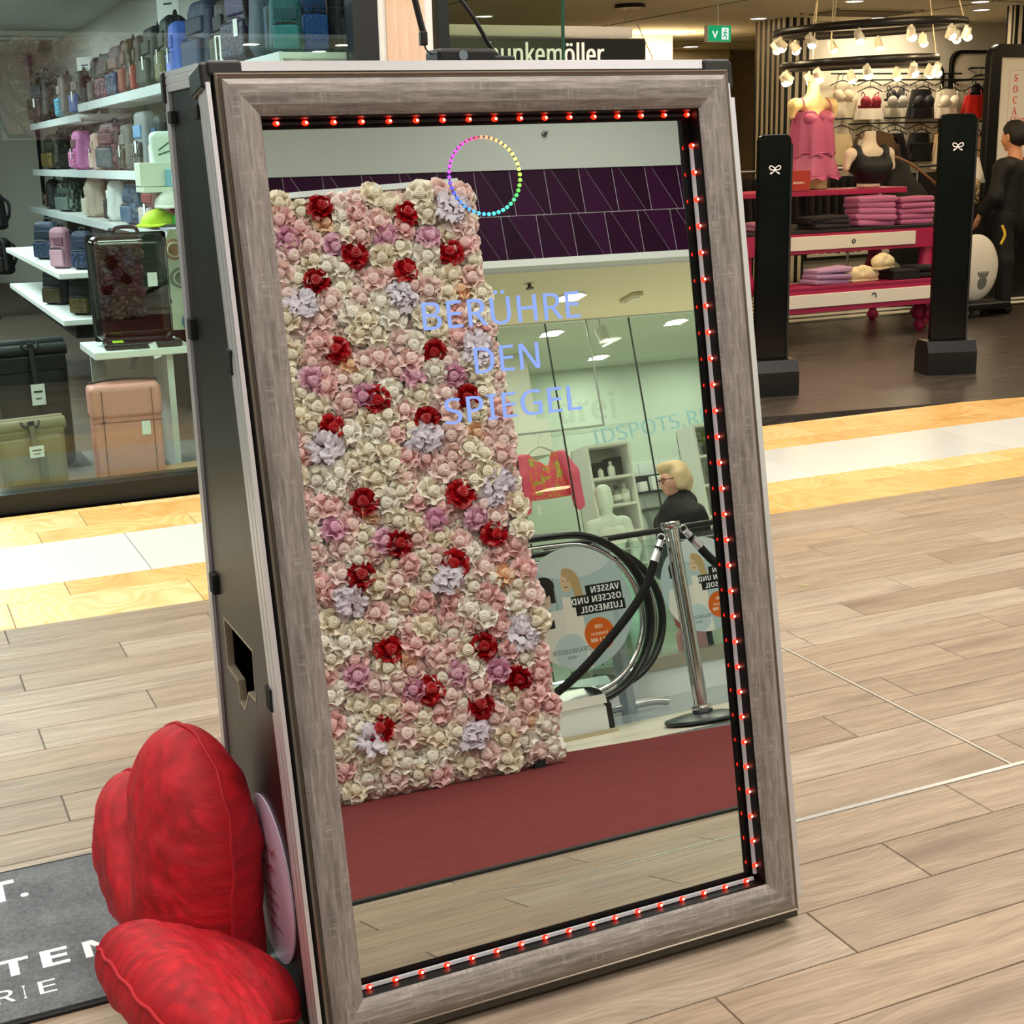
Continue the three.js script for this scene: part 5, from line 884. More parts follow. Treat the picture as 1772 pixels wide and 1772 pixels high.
// stand-up cards above the shelves and posts in the shop
for (const [i, [x, z, h]] of [[2.1, -9.9, 0.26], [2.1, -13.6, 0.2], [2.0, -7.95, 0.18]].entries()) { const t = thing('sign_card', `white upright card standing among the backpacks, ${['above the dark green backpack', 'above the taupe backpacks', 'beside the teal backpack'][i]}`, 'sign', [x, z < -12.9 ? 2.2 : i === 2 ? 1.966 : 2.37, z], LEFT + 0.5); obj('card', span(-0.11, 0.11, 0, h, 0, 0.006), paper, t); obj('card_text', [span(-0.05, 0.05, h * 0.62, h * 0.68, 0.006, 0.008), span(-0.04, 0.04, h * 0.45, h * 0.5, 0.006, 0.008)], M(0x505050, 0.8), t); }
for (const [i, [x, z]] of [[-0.6, -13], [-0.4, -16.0], [1.2, -18.2]].entries()) struct('column', rb(0.3, 2.8, 0.3, 0.01, x, 1.4, z), wallBeige);
for (const [i, [x, y]] of [[-0.5, 0], [0.55, 0], [1.5, 0]].entries()) struct('wall_panel', span(x, x + 0.06, 0, 2.8, -19.39, -19.36), white);

// ---------------------------------------------------------------- lingerie shop on the right
// black sign box with its white lettering
const sb = thing('shop_sign', 'black shop sign with slim white lettering above the booth', 'sign', [3.8, 1.7, -7.75], 0, undefined, true);
obj('sign_box', [rb(1.36, 0.7, 0.22, 0.02, 3.75, 1.78, -7.74)], M(0x0c0c0c, 0.35), sb);
{ const g = words('hunkemöller', 0.115, 0.012, font, 0.72); g.computeBoundingBox(); const b = g.boundingBox, k = 0.735 / (b.max.x - b.min.x); obj('lettering', g.translate(-b.min.x, 0, 0).scale(k, 1.0, 1).translate(3.398, 1.975, -7.625), new THREE.MeshStandardMaterial({ color: 0xf6f2ea, emissive: 0xfff4e4, emissiveIntensity: 0.55 }), sb); }  // brightness put into the letters as a glow of their own
obj('stand_panel', span(3.1, 4.4, 0, 1.45, -7.8, -7.68), blackMatte, sb);
// ceiling fittings
const sm = thing('ceiling_disc', 'flat black round ceiling fitting with two thin wires', 'ceiling fitting', [6.9, 2.8, -12.2]); obj('disc', cyl(0.14, 0.15, 0.035, 0, -0.02, 0, 28), black, sm); for (const s of [-1, 1]) obj('wire', tube([[0, -0.03, 0], [s * 0.5, -0.95, 0.0]], 0.005, 2, 5), M(0xd8cfb4, 0.6), sm);
const ac = thing('air_vent', 'grey louvred air outlet in the lingerie shop ceiling above the ring of spots', 'vent', [9.75, 2.8, -12.4]); for (let i = 0; i < 6; i++) obj('louvre', T(span(-0.5, 0.5, -0.012, 0.0, -0.03, 0.03), 0, -0.008, -0.22 + i * 0.085, 0.5), M(0x9c927c, 0.5), ac); obj('vent_frame', [span(-0.56, 0.56, -0.014, 0, -0.3, -0.26), span(-0.56, 0.56, -0.014, 0, 0.26, 0.3), span(-0.56, -0.52, -0.014, 0, -0.3, 0.3), span(0.52, 0.56, -0.014, 0, -0.3, 0.3)], M(0xcfc4a8, 0.5), ac);
const ex = thing('exit_sign', 'green emergency exit sign with a white arrow and running figure', 'exit sign', [7.745, 2.53, -12], 0.05);
const exTex = canvasTex(256, 144, (x) => { x.fillStyle = '#12a868'; x.fillRect(0, 0, 256, 144); x.fillStyle = '#f4fff8'; x.lineWidth = 16; x.strokeStyle = '#f4fff8'; x.beginPath(); x.moveTo(48, 48); x.lineTo(76, 104); x.lineTo(104, 48); x.stroke(); x.fillRect(150, 18, 80, 108); x.fillStyle = '#12a868'; x.beginPath(); x.arc(196, 40, 9, 0, 7); x.fill(); x.lineWidth = 10; x.strokeStyle = '#12a868'; x.beginPath(); x.moveTo(192, 52); x.lineTo(186, 82); x.lineTo(206, 98); x.lineTo(204, 120); x.moveTo(186, 82); x.lineTo(166, 104); x.moveTo(192, 58); x.lineTo(214, 70); x.moveTo(192, 58); x.lineTo(170, 66); x.stroke(); });
obj('sign_face', new THREE.PlaneGeometry(0.262, 0.142).translate(0, 0, 0.032), new THREE.MeshStandardMaterial({ color: 0x202020, emissiveMap: exTex, emissive: 0xffffff, emissiveIntensity: 0.9 }), ex); obj('housing', rb(0.275, 0.155, 0.06, 0.006, 0, 0, 0), white, ex); obj('hanger', cyl(0.006, 0.006, 0.2, 0, 0.175, 0, 6), white, ex);
// striped pillar
const stripeTex = canvasTex(512, 16, (x) => { for (let i = 0; i < 16; i++) { x.fillStyle = i % 2 ? '#0d0c0b' : '#e2d6bc'; x.fillRect(i * 32, 0, 32, 16); } });
stripeTex.wrapS = stripeTex.wrapT = THREE.RepeatWrapping;
struct('pillar_1', boxUV(span(9.3, 9.62, 0, 2.8, -13.65, -13.1), 1.35), M(0xffffff, 0.4, 0, { map: stripeTex }));
struct('pillar_2', boxUV(span(10.95, 12.6, 2.1, 2.8, -11.6, -11.5), 1.35), M(0xffffff, 0.4, 0, { map: stripeTex }));
const bk = thing('price_board', 'narrow black board with white print hanging on the striped pillar', 'board', [9.5, 1.45, -13.08]);
const bkTex = canvasTex(128, 256, (x) => { x.fillStyle = '#0c0c0c'; x.fillRect(0, 0, 128, 256); x.fillStyle = '#d8d4c8'; for (let i = 0; i < 10; i++) for (let k = 0; k < 7; k++) if (hash(i, k, 7) > 0.3) x.fillRect(18 + k * 14, 20 + i * 23, 8, 6 + 8 * hash(k, i, 9)); });
obj('board', rb(0.22, 0.66, 0.02, 0.004, 0, 0, 0), black, bk); obj('print', new THREE.PlaneGeometry(0.22, 0.62).translate(0, 0, 0.0115), M(0xffffff, 0.6, 0, { map: bkTex }), bk);
// garment walls: white panels in rounded black frames
function framedPanel(label, cx, y0, y1, w, z, x2) { const t = thing('wall_display', label, 'display', [cx, y0, z]); const h = y1 - y0, r = 0.14, q = 0.035; const o = (k) => { const s = []; const W = w / 2 - k, H0 = k, H1 = h - k; s.push([-W, H0], [W, H0]); for (let i = 0; i <= 6; i++) { const a = i / 6 * Math.PI / 2; s.push([W - r + r * Math.cos(a), H1 - r + r * Math.sin(a)]); } for (let i = 0; i <= 6; i++) { const a = Math.PI / 2 + i / 6 * Math.PI / 2; s.push([-W + r + r * Math.cos(a), H1 - r + r * Math.sin(a)]); } return s; };
  obj('frame', extr(o(0), 0.05, 0, [o(q)]), black, t); obj('panel', extr(o(q * 0.9), 0.02), M(0xf3ecd9, 0.5), t);
  return t; }
framedPanel('white garment panel in a black rounded frame behind the mannequins', 10.75, 0.2, 2.36, 1.9, -13.38);
framedPanel('white garment panel in a black rounded frame right of the mannequins', 12.55, 0.2, 2.5, 1.5, -13.38);
framedPanel('garment panel seen between the booth edge and the striped pillar', 9.2, 0.2, 2.2, 1.5, -15.38);
struct('wall_divider', span(8.4, 9.3, 0, 2.8, -15.6, -15.4), wallCream);
// garments
function braGeo() { const cup = s => ball(0.062, s * 0.066, 0, 0.02, 1, 1.02, 0.62, 12, 8); return [cup(-1), cup(1)]; }
const hangG = [tube([[-0.16, 0.1, 0], [0, 0.15, 0], [0.16, 0.1, 0]], 0.006, 10, 5), tube([[0, 0.15, 0], [0, 0.19, 0], [0.02, 0.205, 0], [0.0, 0.22, 0]], 0.004, 8, 4)];
function bra(label, p, c, turn = 0) { const t = thing('bra', label, 'bra', p, turn, 'lingerie on the garment wall'); obj('cups', braGeo(), cm(c, 0.55), t); obj('band', [rb(0.28, 0.03, 0.03, 0.01, 0, -0.045, 0.0), rb(0.06, 0.03, 0.02, 0.008, 0, -0.01, 0.03)], cm(c, 0.55), t); for (const s of [-1, 1]) obj('strap', tube([[s * 0.08, 0.05, 0.03], [s * 0.1, 0.1, 0.01], [s * 0.08, 0.06, -0.04]], 0.006, 10, 4), cm(c, 0.55), t); obj('hanger', hangG.map(g => g.clone()), black, t); t.scale.setScalar(1.08); return t; }
function slip(label, p, c, h = 0.4, turn = 0) { const t = thing('slip_dress', label, 'garment', p, turn, 'lingerie on the garment wall'); obj('body', sheet((u, v) => { const a = u * 2 * Math.PI, r = 0.1 + 0.05 * v + 0.012 * Math.sin(a * 9) * v; return [r * 1.25 * Math.cos(a), 0.06 - v * h, r * 0.4 * Math.sin(a)]; }, 40, 8), M(c, 0.5, 0, { side: THREE.DoubleSide }), t); for (const s of [-1, 1]) obj('strap', tube([[s * 0.08, 0.05, 0.03], [s * 0.085, 0.115, 0]], 0.006, 4, 4), cm(c, 0.5), t); obj('hanger', hangG.map(g => g.clone()), black, t); t.scale.setScalar(1.08); return t; }
function briefs(label, p, c, turn = 0) { const t = thing('briefs', label, 'garment', p, turn, 'lingerie on the garment wall'); const g = extr([[-0.13, 0], [0.13, 0], [0.12, -0.08], [0.03, -0.17], [-0.03, -0.17], [-0.12, -0.08]], 0.03, 0.01); obj('panel', g, cm(c, 0.6), t); obj('waistband', rb(0.28, 0.025, 0.055, 0.008, 0, 0, 0.015), cm(c, 0.6), t); obj('clip_hanger', hangG.map(q => q.clone().scale(0.8, 1, 1)), black, t); t.scale.setScalar(1.08); return t; }
function garmentRow(where, x0, y, z, list) {
  const n = list.length, w = n * 0.37, rl = thing('garment_rail', `black hanging rail of the garment wall, ${where}`, 'rail', [x0 + w / 2 - 0.16, y + 0.235, z]);
  obj('bar', T(cyl(0.009, 0.009, w, 0, 0, 0, 8), 0, 0, 0, 0, 0, Math.PI / 2), black, rl);
  for (const s of [-0.4, 0.4]) obj('arm', span(s * w - 0.008, s * w + 0.008, -0.008, 0.008, -(z + 13.36), 0).translate(0, 0, 0), black, rl);
  list.forEach(([k, d, c, h], i) => { const p = [x0 + i * 0.37, y, z], l = `${d}, ${where}`; k === 'b' ? bra(l, p, c) : k === 's' ? slip(l, p, c, h ?? 0.3) : briefs(l, p, c); });
}
garmentRow('back rail at the top behind the mannequins', 10.2, 2.0, -13.26, [['b', 'cream bra'], ['s', 'white satin slip'], ['b', 'black bra'], ['s', 'black lace body'], ['s', 'white lace body']].map((a, i) => [...a, [0xf0e0c4, 0xf0e8da, 0x1c1a20, 0x161519, 0xf4ead8][i], 0.3]));
garmentRow('front rail at the top behind the mannequins', 10.36, 1.92, -12.98, [['b', 'striped red bra', 0xa82a40], ['b', 'white and grey bra', 0xb8b2ae], ['b', 'charcoal bra', 0x232228], ['b', 'white bra', 0xf4ead6], ['s', 'bright red top', 0xd0231c, 0.24]]);
garmentRow('back rail at middle height', 10.2, 1.52, -13.26, [['s', 'beige slip', 0xe6d0a4], ['s', 'brown pleated slip', 0x6a4a32], ['s', 'black net body', 0x17171a], ['s', 'black slip', 0x131316], ['s', 'nude slip', 0xdcb48c]]);
garmentRow('front rail at middle height', 10.36, 1.46, -12.98, [['s', 'white lace slip', 0xf2eadc, 0.34], ['s', 'black lace bodysuit', 0x151418, 0.36], ['p', 'black briefs', 0x1d1c20], ['s', 'cream slip', 0xf0e0c0, 0.32], ['s', 'peach slip', 0xe8b890, 0.3]]);
garmentRow('top rail of the right panel', 12.12, 2.06, -13.2, [['b', 'black bra', 0x17161a], ['b', 'black and pink bra', 0x2a1a20], ['b', 'navy bra', 0x1a1c2a]]);
garmentRow('front rail of the right panel', 12.22, 1.98, -12.94, [['s', 'black top', 0x121214, 0.2], ['b', 'dark lace bra', 0x18161a], ['s', 'black slip', 0x131216, 0.22]]);
garmentRow('lower rail of the right panel', 12.12, 1.56, -13.2, [['p', 'black briefs', 0x131316], ['p', 'black briefs with pink bows', 0x241a1e], ['s', 'black slip', 0x151416, 0.24]]);
for (const [i, [x, y, k, c, d]] of [[8.72, 1.8, 's', 0xf2deb0, 'cream lace slip'], [9.06, 1.8, 's', 0xf0e0ba, 'ivory slip'], [8.72, 1.42, 'p', 0x6c6448, 'olive briefs'], [9.06, 1.42, 's', 0x1a1714, 'black slip'], [8.72, 1.14, 's', 0xf4d8b8, 'coral and cream top']].entries()) k === 's' ? slip(`${d} beside the booth edge, left of the striped pillar`, [x, y, -15.12], c, 0.24) : briefs(`${d} beside the booth edge, left of the striped pillar`, [x, y, -15.12], c);
for (const y of [2.03, 1.65, 1.37]) { const t = thing('garment_rail', `hanging rail of the panel beside the booth edge, ${y > 2 ? 'top' : y > 1.5 ? 'middle' : 'bottom'}`, 'rail', [8.9, y, -15.12]); obj('bar', T(cyl(0.009, 0.009, 0.8, 0, 0, 0, 8), 0, 0, 0, 0, 0, Math.PI / 2), black, t); for (const s of [-0.3, 0.3]) obj('arm', span(s - 0.008, s + 0.008, -0.008, 0.008, -0.26, 0), black, t); }
// dark garment rails at the sides
function darkRail(label, x, z, w, turn) { const t = thing('clothes_rail', label, 'clothes rail', [x, 0, z], turn); obj('bar', T(cyl(0.014, 0.014, w, 0, 0, 0, 8), 0, 1.25, 0, 0, 0, Math.PI / 2), steel, t); for (const s of [-1, 1]) { obj('upright', cyl(0.014, 0.014, 1.25, s * w / 2, 0.625, 0, 8), steel, t); obj('foot', span(s * w / 2 - 0.02, s * w / 2 + 0.02, 0, 0.02, -0.22, 0.22), black, t); } for (let i = 0; i < Math.round(w / 0.09); i++) obj('garment', T(sheet((u, v) => { const a = u * 2 * Math.PI; return [(0.02 + 0.012 * Math.sin(a * 3 + i)) * Math.cos(a) * (1 + v), 1.18 - v * rr(0.7, 0.72), (0.2 - 0.06 * Math.sin(a * 4) * v) * Math.sin(a)]; }, 16, 5), -w / 2 + 0.06 + i * 0.09, 0, 0), M([0x121212, 0x1a1416, 0x0c0e12, 0x221a18][i % 4], 0.8, 0, { side: THREE.DoubleSide }), t); return t; }
darkRail('clothes rail of black garments between the booth and the first gate', 5.6, -9.4, 0.8, 0.1);
darkRail('clothes rail of black garments behind the pink table', 8.0, -11.4, 1.8, 0.0);
darkRail('clothes rail of dark garments behind the standing boy', 10.3, -11.6, 1.0, 0.2);
// poster frame at the right edge
const pst = thing('poster_stand', 'tall black rounded poster stand with a white poster in red script', 'poster', [10.06, 0, -10.5], 0);
{ const o = []; const W = 0.36, H = 2.33, r = 0.12; o.push([-W, 0], [W, 0]); for (let i = 0; i <= 6; i++) { const a = i / 6 * Math.PI / 2; o.push([W - r + r * Math.cos(a), H - r + r * Math.sin(a)]); } for (let i = 0; i <= 6; i++) { const a = Math.PI / 2 + i / 6 * Math.PI / 2; o.push([-W + r + r * Math.cos(a), H - r + r * Math.sin(a)]); } obj('stand', extr(o, 0.06, 0.01), black, pst); }
const pTex = canvasTex(256, 640, (x) => { x.fillStyle = '#efeae2'; x.fillRect(0, 0, 256, 640); x.fillStyle = '#d2333a'; x.textAlign = 'center'; x.font = 'bold 54px serif'; ['S', 'O', 'C', 'A'].forEach((t, i) => x.fillText(t, 110, 120 + i * 60)); x.font = 'italic 56px serif'; x.fillText('Sfem', 140, 350); x.strokeStyle = '#e0a0a0'; x.lineWidth = 3; x.strokeRect(60, 60, 150, 560); x.beginPath(); x.ellipse(150, 440, 22, 16, 0, 0, 7); x.fillStyle = '#ffffff'; x.fill(); x.fillStyle = '#d0404a'; for (let i = 0; i < 9; i++) x.fillRect(90 + (i % 3) * 30, 490 + Math.floor(i / 3) * 26, 18, 16); });
obj('poster', new THREE.PlaneGeometry(0.4, 1.05).translate(-0.03, 1.68, 0.0725), M(0xffffff, 0.5, 0, { map: pTex }), pst); obj('poster_trim', span(-0.24, 0.18, 1.14, 2.22, 0.069, 0.0715), M(0xc8c4bc, 0.5), pst);
struct('wall_dark', span(11.4, 14, 0, 2.8, -11.0, -10.9), M(0x191716, 0.7));

// two ring chandeliers of spots
const bulbMat = new THREE.MeshStandardMaterial({ color: 0xffffff, emissive: 0xfff0cc, emissiveIntensity: 12 });
function ringLamp(label, x, y, z, R, n, tilt, lit) {
  const t = thing('ring_chandelier', label, 'ceiling lamp', [x, y, z]); t.rotation.z = tilt;
  const rg = new THREE.TorusGeometry(R, 0.02, 8, 64).rotateX(Math.PI / 2).scale(1, 1.6, 1);
  obj('ring', rg, M(0x141210, 0.35), t);
  for (let i = 0; i < 3; i++) { const a = i * 2.1 + 0.5; obj('cord', tube([[R * Math.cos(a), 0.02, R * Math.sin(a)], [R * 0.85 * Math.cos(a), 2.8 - y, R * 0.85 * Math.sin(a)]], 0.005, 2, 5), M(0xd8cdb0, 0.6), t); }
  for (let i = 0; i < n; i++) {
    const a = i / n * 2 * Math.PI + 0.25, px = R * Math.cos(a), pz = R * Math.sin(a);
    const m = obj('spot_lamp', [T(cyl(0.028, 0.04, 0.085, 0, 0, 0, 16), px, -0.085, pz, Math.sin(a) * 0.5, 0, -Math.cos(a) * 0.5 + 0.3), cyl(0.012, 0.012, 0.05, px, -0.035, pz, 8)], M(0xf0ead8, 0.35), t);
    obj('bulb', ball(0.034, px + 0.012, -0.12, pz, 1, 0.85, 1, 12, 8), bulbMat, m);
    if (i % lit === 0) { const s = new THREE.PointLight(0xffd8a0, LIGHT.bulb, 0, 2); s.position.set(x + (px + 0.012) * Math.cos(tilt) + 0.12 * Math.sin(tilt), y + (px + 0.012) * Math.sin(tilt) - 0.12 * Math.cos(tilt), z + pz); s.castShadow = true; s.shadow.radius = 1; scene.add(s); }
  }
}
ringLamp('upper black ring lamp with twelve bright spots', 7.55, 2.37, -9.5, 0.74, 12, 0.035, 2);
ringLamp('lower black ring lamp with ten bright spots', 7.54, 2.115, -9.6, 0.61, 10, 0.03, 2);

// pink table
const pinkP = M(0xa81c4c, 0.36), pinkD = M(0x9a1846, 0.4), drawer = M(0xe9e2d4, 0.4);
const legProf = (h) => [[0, 0], [0.022, 0], [0.03, 0.012], [0.055, 0.05], [0.03, 0.09], [0.026, 0.1], [0.055, 0.115], [0.088, 0.165], [0.055, 0.215], [0.034, 0.228], [0.05, 0.25], [0.05, h * 0.45], [0.085, h * 0.58], [0.092, h * 0.7], [0.06, h * 0.8], [0.06, h]];
const tb = thing('pink_table', 'raspberry pink display table with white drawer fronts and turned legs', 'table', [7.1, 0, -9.5], 0, undefined, true);
obj('table_top', rb(1.93, 0.03, 0.78, 0.006, 7.09, 0.83, -9.53), M(0x1c1416, 0.35), tb); obj('apron', [span(6.14, 8.04, 0.665, 0.816, -9.16, -9.12), span(6.14, 8.04, 0.665, 0.816, -9.92, -9.88), span(6.14, 6.18, 0.665, 0.816, -9.9, -9.14), span(8.0, 8.04, 0.665, 0.816, -9.9, -9.14)], pinkP, tb);
const df = obj('drawer', rb(1.46, 0.105, 0.02, 0.004, 7.05, 0.745, -9.115), drawer, tb); obj('knob', new THREE.TorusGeometry(0.014, 0.004, 6, 16).translate(7.16, 0.745, -9.1), blackMatte, df);
for (const [x, z] of [[6.2, -9.2], [7.97, -9.2], [6.2, -9.84], [7.97, -9.84]]) obj('leg', lathe(legProf(0.665), 24).translate(x, 0, z), pinkP, tb);
const lbn = thing('pink_bench', 'low raspberry pink bench with a white drawer front before the table', 'bench', [7.1, 0, -9.05], 0, undefined, true);
obj('bench_top', rb(1.72, 0.025, 0.3, 0.005, 7.09, 0.433, -8.95), pinkD, lbn); obj('apron', [span(6.24, 7.94, 0.25, 0.42, -8.84, -8.8), span(6.24, 6.28, 0.25, 0.42, -9.1, -8.84), span(7.9, 7.94, 0.25, 0.42, -9.1, -8.84)], pinkP, lbn);
const df2 = obj('drawer', rb(1.56, 0.1, 0.02, 0.004, 7.04, 0.34, -8.795), drawer, lbn); obj('knob', tube([[7.1, 0.35, -8.78], [7.11, 0.365, -8.78], [7.13, 0.365, -8.78], [7.14, 0.35, -8.78], [7.14, 0.33, -8.78]], 0.004, 10, 4), blackMatte, df2);
for (const [x, z] of [[6.3, -8.88], [7.82, -8.88], [6.3, -9.06], [7.82, -9.06]]) obj('leg', lathe([[0, 0], [0.022, 0], [0.03, 0.012], [0.052, 0.048], [0.03, 0.086], [0.055, 0.1], [0.085, 0.15], [0.055, 0.2], [0.05, 0.25]], 24).translate(x, 0, z), pinkP, lbn);
const rs = thing('riser_shelf', 'long pink riser shelf standing on the table under the mannequins', 'shelf', [7.06, 0.845, -9.5], 0, undefined, true);
obj('shelf_board', rb(1.62, 0.045, 0.36, 0.006, 7.06, 1.115, -9.52), pinkP, rs); for (const x of [6.4, 7.05, 7.7]) obj('support', span(x - 0.012, x + 0.012, 0.845, 1.093, -9.68, -9.6), blackMatte, rs);
// folded clothes
function fold(label, x, y, z, w, d, h, c, n, turn = 0) {
  for (let i = 0; i < n; i++) {
    const t = thing('folded_top', `${label}, ${['lowest', 'second', 'third', 'fourth', 'fifth', 'topmost'][n - 1 === i ? 5 : i]} layer`, 'clothes', [x + rr(-0.01, 0.01), y + i * h, z + rr(-0.01, 0.01)], turn + rr(-0.08, 0.08), 'folded clothes on the pink table');
    const g = new RoundedBoxGeometry(w * rr(0.94, 1.02), h * 1.02, d, 5, h * 0.45).translate(0, h / 2, 0), p = g.attributes.position, s = rr(0, 9);
    for (let k = 0; k < p.count; k++) p.setY(k, p.getY(k) + h * 0.16 * Math.sin(p.getX(k) * 26 + s) * Math.sin(p.getZ(k) * 14 + s) + (i === n - 1 ? 0.012 * Math.sin(p.getX(k) * 13 + s) : 0));
    g.computeVertexNormals(); obj('fold', g, cm(c, 0.75), t);
    obj('inner_fold', rb(w * 0.9, h * 0.3, d * 0.9, h * 0.12, 0, h * 0.5, 0.012), cm(c, 0.75), t);
  }
}
const P1 = 0xc2709a, P2 = 0xb8648f;
fold('mauve pink top in the left pile under the white bust', 7.43, 0.846, -9.26, 0.38, 0.22, 0.048, P1, 5);
fold('folded mauve pink top in the right pile beside the bust', 7.83, 0.846, -9.26, 0.36, 0.22, 0.042, P2, 5);
fold('folded black top in the low pile left on the table', 6.98, 0.846, -9.26, 0.38, 0.22, 0.034, 0x1a1618, 3); fold('folded pink top by the first gate', 6.42, 0.846, -9.26, 0.26, 0.2, 0.036, 0xb07090, 2);
fold('folded lilac top on the low bench', 6.78, 0.446, -8.94, 0.34, 0.2, 0.04, 0xb08ab0, 3); fold('folded black top on the right of the low bench', 7.72, 0.446, -8.94, 0.3, 0.2, 0.05, 0x161416, 2);
const slp = M(0xe8d6ac, 0.9, 0, { bumpMap: clothBump, bumpScale: 0.006 });
[[7.1, 0.446, 'left, flat on the bench', 0.1], [7.3, 0.53, 'leaning on top of the other', 0.5]].forEach(([x, y, w, a]) => { const t = thing('plush_slipper', `cream plush slipper pair ${w}`, 'slippers', [x, y, -8.93], a); obj('upper', blob([[-0.08, 0.06, 0, 0.05, 0.03, 0.07, 0, 0.055], [0.06, 0.06, 0.02, 0.05, 0.12, 0.05, 0.02, 0.04]], 0.03, 0.014, (d, x2, y2, z2) => Math.max(d + 0.005 * Math.sin(x2 * 90) * Math.sin(y2 * 95), -(Math.hypot(x2 + 0.02, y2 - 0.08, z2 - 0.06) - 0.032))), slp, t); obj('sole', rb(0.28, 0.02, 0.1, 0.009, 0.01, 0.01, 0), M(0xd8c49c, 0.8), t); });
const bx = thing('shoe_box', 'flat black box with grey print on the low bench', 'box', [7.48, 0.446, -8.93]); obj('box', rb(0.26, 0.07, 0.18, 0.004, 0, 0.035, 0), black, bx); obj('lid', rb(0.266, 0.02, 0.186, 0.004, 0, 0.066, 0), M(0x1c1c1c, 0.5), bx);
const rc = thing('sale_card', 'small brick red sign card with white print left of the pyjama mannequin', 'sign', [6.79, 1.138, -9.34]);
const rcTex = canvasTex(256, 196, (x) => { x.fillStyle = '#b03428'; x.fillRect(0, 0, 256, 196); x.fillStyle = '#f4e8e0'; x.textAlign = 'center'; x.font = 'bold 30px sans-serif'; x.fillText('KAUFEN 2', 128, 130); });
obj('card', rb(0.21, 0.155, 0.012, 0.003, 0, 0.078, 0), M(0xa02c22, 0.5), rc); obj('print', new THREE.PlaneGeometry(0.2, 0.15).translate(0, 0.078, 0.0066), M(0xffffff, 0.5, 0, { map: rcTex }), rc);

// mannequin in pink pyjamas
const torso = M(0xe8cf92, 0.4);
const mq = thing('pyjama_mannequin', 'headless cream mannequin in a pink satin camisole and frilled shorts', 'mannequin', [7.04, 1.138, -9.52]);
obj('figure', blob([[0, 0.83, 0, 0.045, 0, 0.72, 0, 0.05], [-0.17, 0.66, 0, 0.045, 0.17, 0.66, 0, 0.045], [0, 0.66, 0, 0.075, 0, 0.5, 0, 0.1, 0.8], [0, 0.5, 0, 0.1, 0, 0.34, 0, 0.09, 0.8], [0, 0.34, 0, 0.1, 0, 0.16, 0, 0.125, 0.8], [-0.075, 0.14, 0, 0.08, -0.078, 0.0, 0, 0.066], [0.075, 0.14, 0, 0.08, 0.078, 0.0, 0, 0.066], [-0.19, 0.64, 0, 0.04, -0.2, 0.57, 0, 0.028], [0.19, 0.64, 0, 0.04, 0.2, 0.57, 0, 0.028]], 0.05, 0.012, (d, x, y) => Math.max(d, -y, y - 0.835)), torso, mq);
const satin = M(0xb8587e, 0.36, 0, { side: THREE.DoubleSide, sheen: 0.6, sheenColor: new THREE.Color(0.9, 0.5, 0.7), sheenRoughness: 0.3 });
const skirt = (y0, y1, r0, r1, wave, sq, neck) => sheet((u, v) => { const a = u * 2 * Math.PI, fr = Math.sin(a); const f = wave * v * (Math.sin(a * 13) * 0.6 + Math.sin(a * 7 + 1)); const r = r0 + (r1 - r0) * v + f; let y = y0 + (y1 - y0) * v + (neck ? (1 - v) * (fr > 0 ? -0.075 * Math.max(0, 1 - Math.abs(Math.cos(a)) * 2.6) : -0.06) : 0) + 0.012 * Math.sin(a * 11) * v * v; return [r * 1.16 * Math.cos(a), y, r * sq * Math.sin(a)]; }, 72, 14);
obj('camisole', [skirt(0.6, 0.26, 0.152, 0.175, 0.012, 0.86, true)], satin, mq); obj('bust_cups', [ball(0.075, -0.072, 0.545, 0.065, 1.05, 0.9, 0.9), ball(0.075, 0.072, 0.545, 0.065, 1.05, 0.9, 0.9)], satin, mq);
obj('shorts', [skirt(0.29, 0.1, 0.165, 0.215, 0.014, 0.8, false)], satin, mq); obj('lace_hem', skirt(0.108, 0.082, 0.213, 0.222, 0.02, 0.8, false), M(0xc65a88, 0.7, 0, { side: THREE.DoubleSide }), mq);
for (const s of [-1, 1]) obj('strap', tube([[s * 0.13, 0.585, 0.07], [s * 0.125, 0.66, 0.062], [s * 0.12, 0.705, 0.01], [s * 0.12, 0.66, -0.06]], 0.006, 16, 5), satin, mq);
obj('waist_tie', new THREE.TorusGeometry(0.172, 0.008, 6, 40).rotateX(Math.PI / 2).scale(1.16, 1, 0.86).translate(0, 0.285, 0), M(0xb84c78, 0.5), mq);
// bust in a black bra
const ms = thing('bra_mannequin', 'shorter white headless bust in a black sports bra beside the pyjama mannequin', 'mannequin', [7.6, 1.138, -9.5]);
obj('figure', blob([[0, 0.43, 0, 0.046, 0, 0.34, 0, 0.05], [-0.17, 0.27, 0, 0.045, 0.17, 0.27, 0, 0.045], [0, 0.26, 0, 0.08, 0, 0.12, 0, 0.1, 0.8], [0, 0.12, 0, 0.1, 0, 0.0, 0, 0.1, 0.8], [-0.2, 0.26, 0, 0.04, -0.23, 0.16, 0, 0.03], [0.2, 0.26, 0, 0.04, 0.23, 0.16, 0, 0.03]], 0.05, 0.012, (d, x, y) => Math.max(d, -y, y - 0.445)), M(0xf0dcc2, 0.4), ms);
obj('sports_bra', blob([[-0.075, 0.15, 0.05, 0.085, 0.075, 0.15, 0.05, 0.085], [0, 0.13, 0, 0.13, 0, 0.09, 0, 0.122, 0.85], [-0.14, 0.3, 0.01, 0.032, -0.12, 0.18, 0.07, 0.045], [0.14, 0.3, 0.01, 0.032, 0.12, 0.18, 0.07, 0.045], [-0.14, 0.3, 0.0, 0.032, -0.12, 0.16, -0.07, 0.04], [0.14, 0.3, 0.0, 0.032, 0.12, 0.16, -0.07, 0.04]], 0.05, 0.012, (d, x, y) => Math.max(d, 0.03 - y)), M(0x0d0d0f, 0.6), ms);
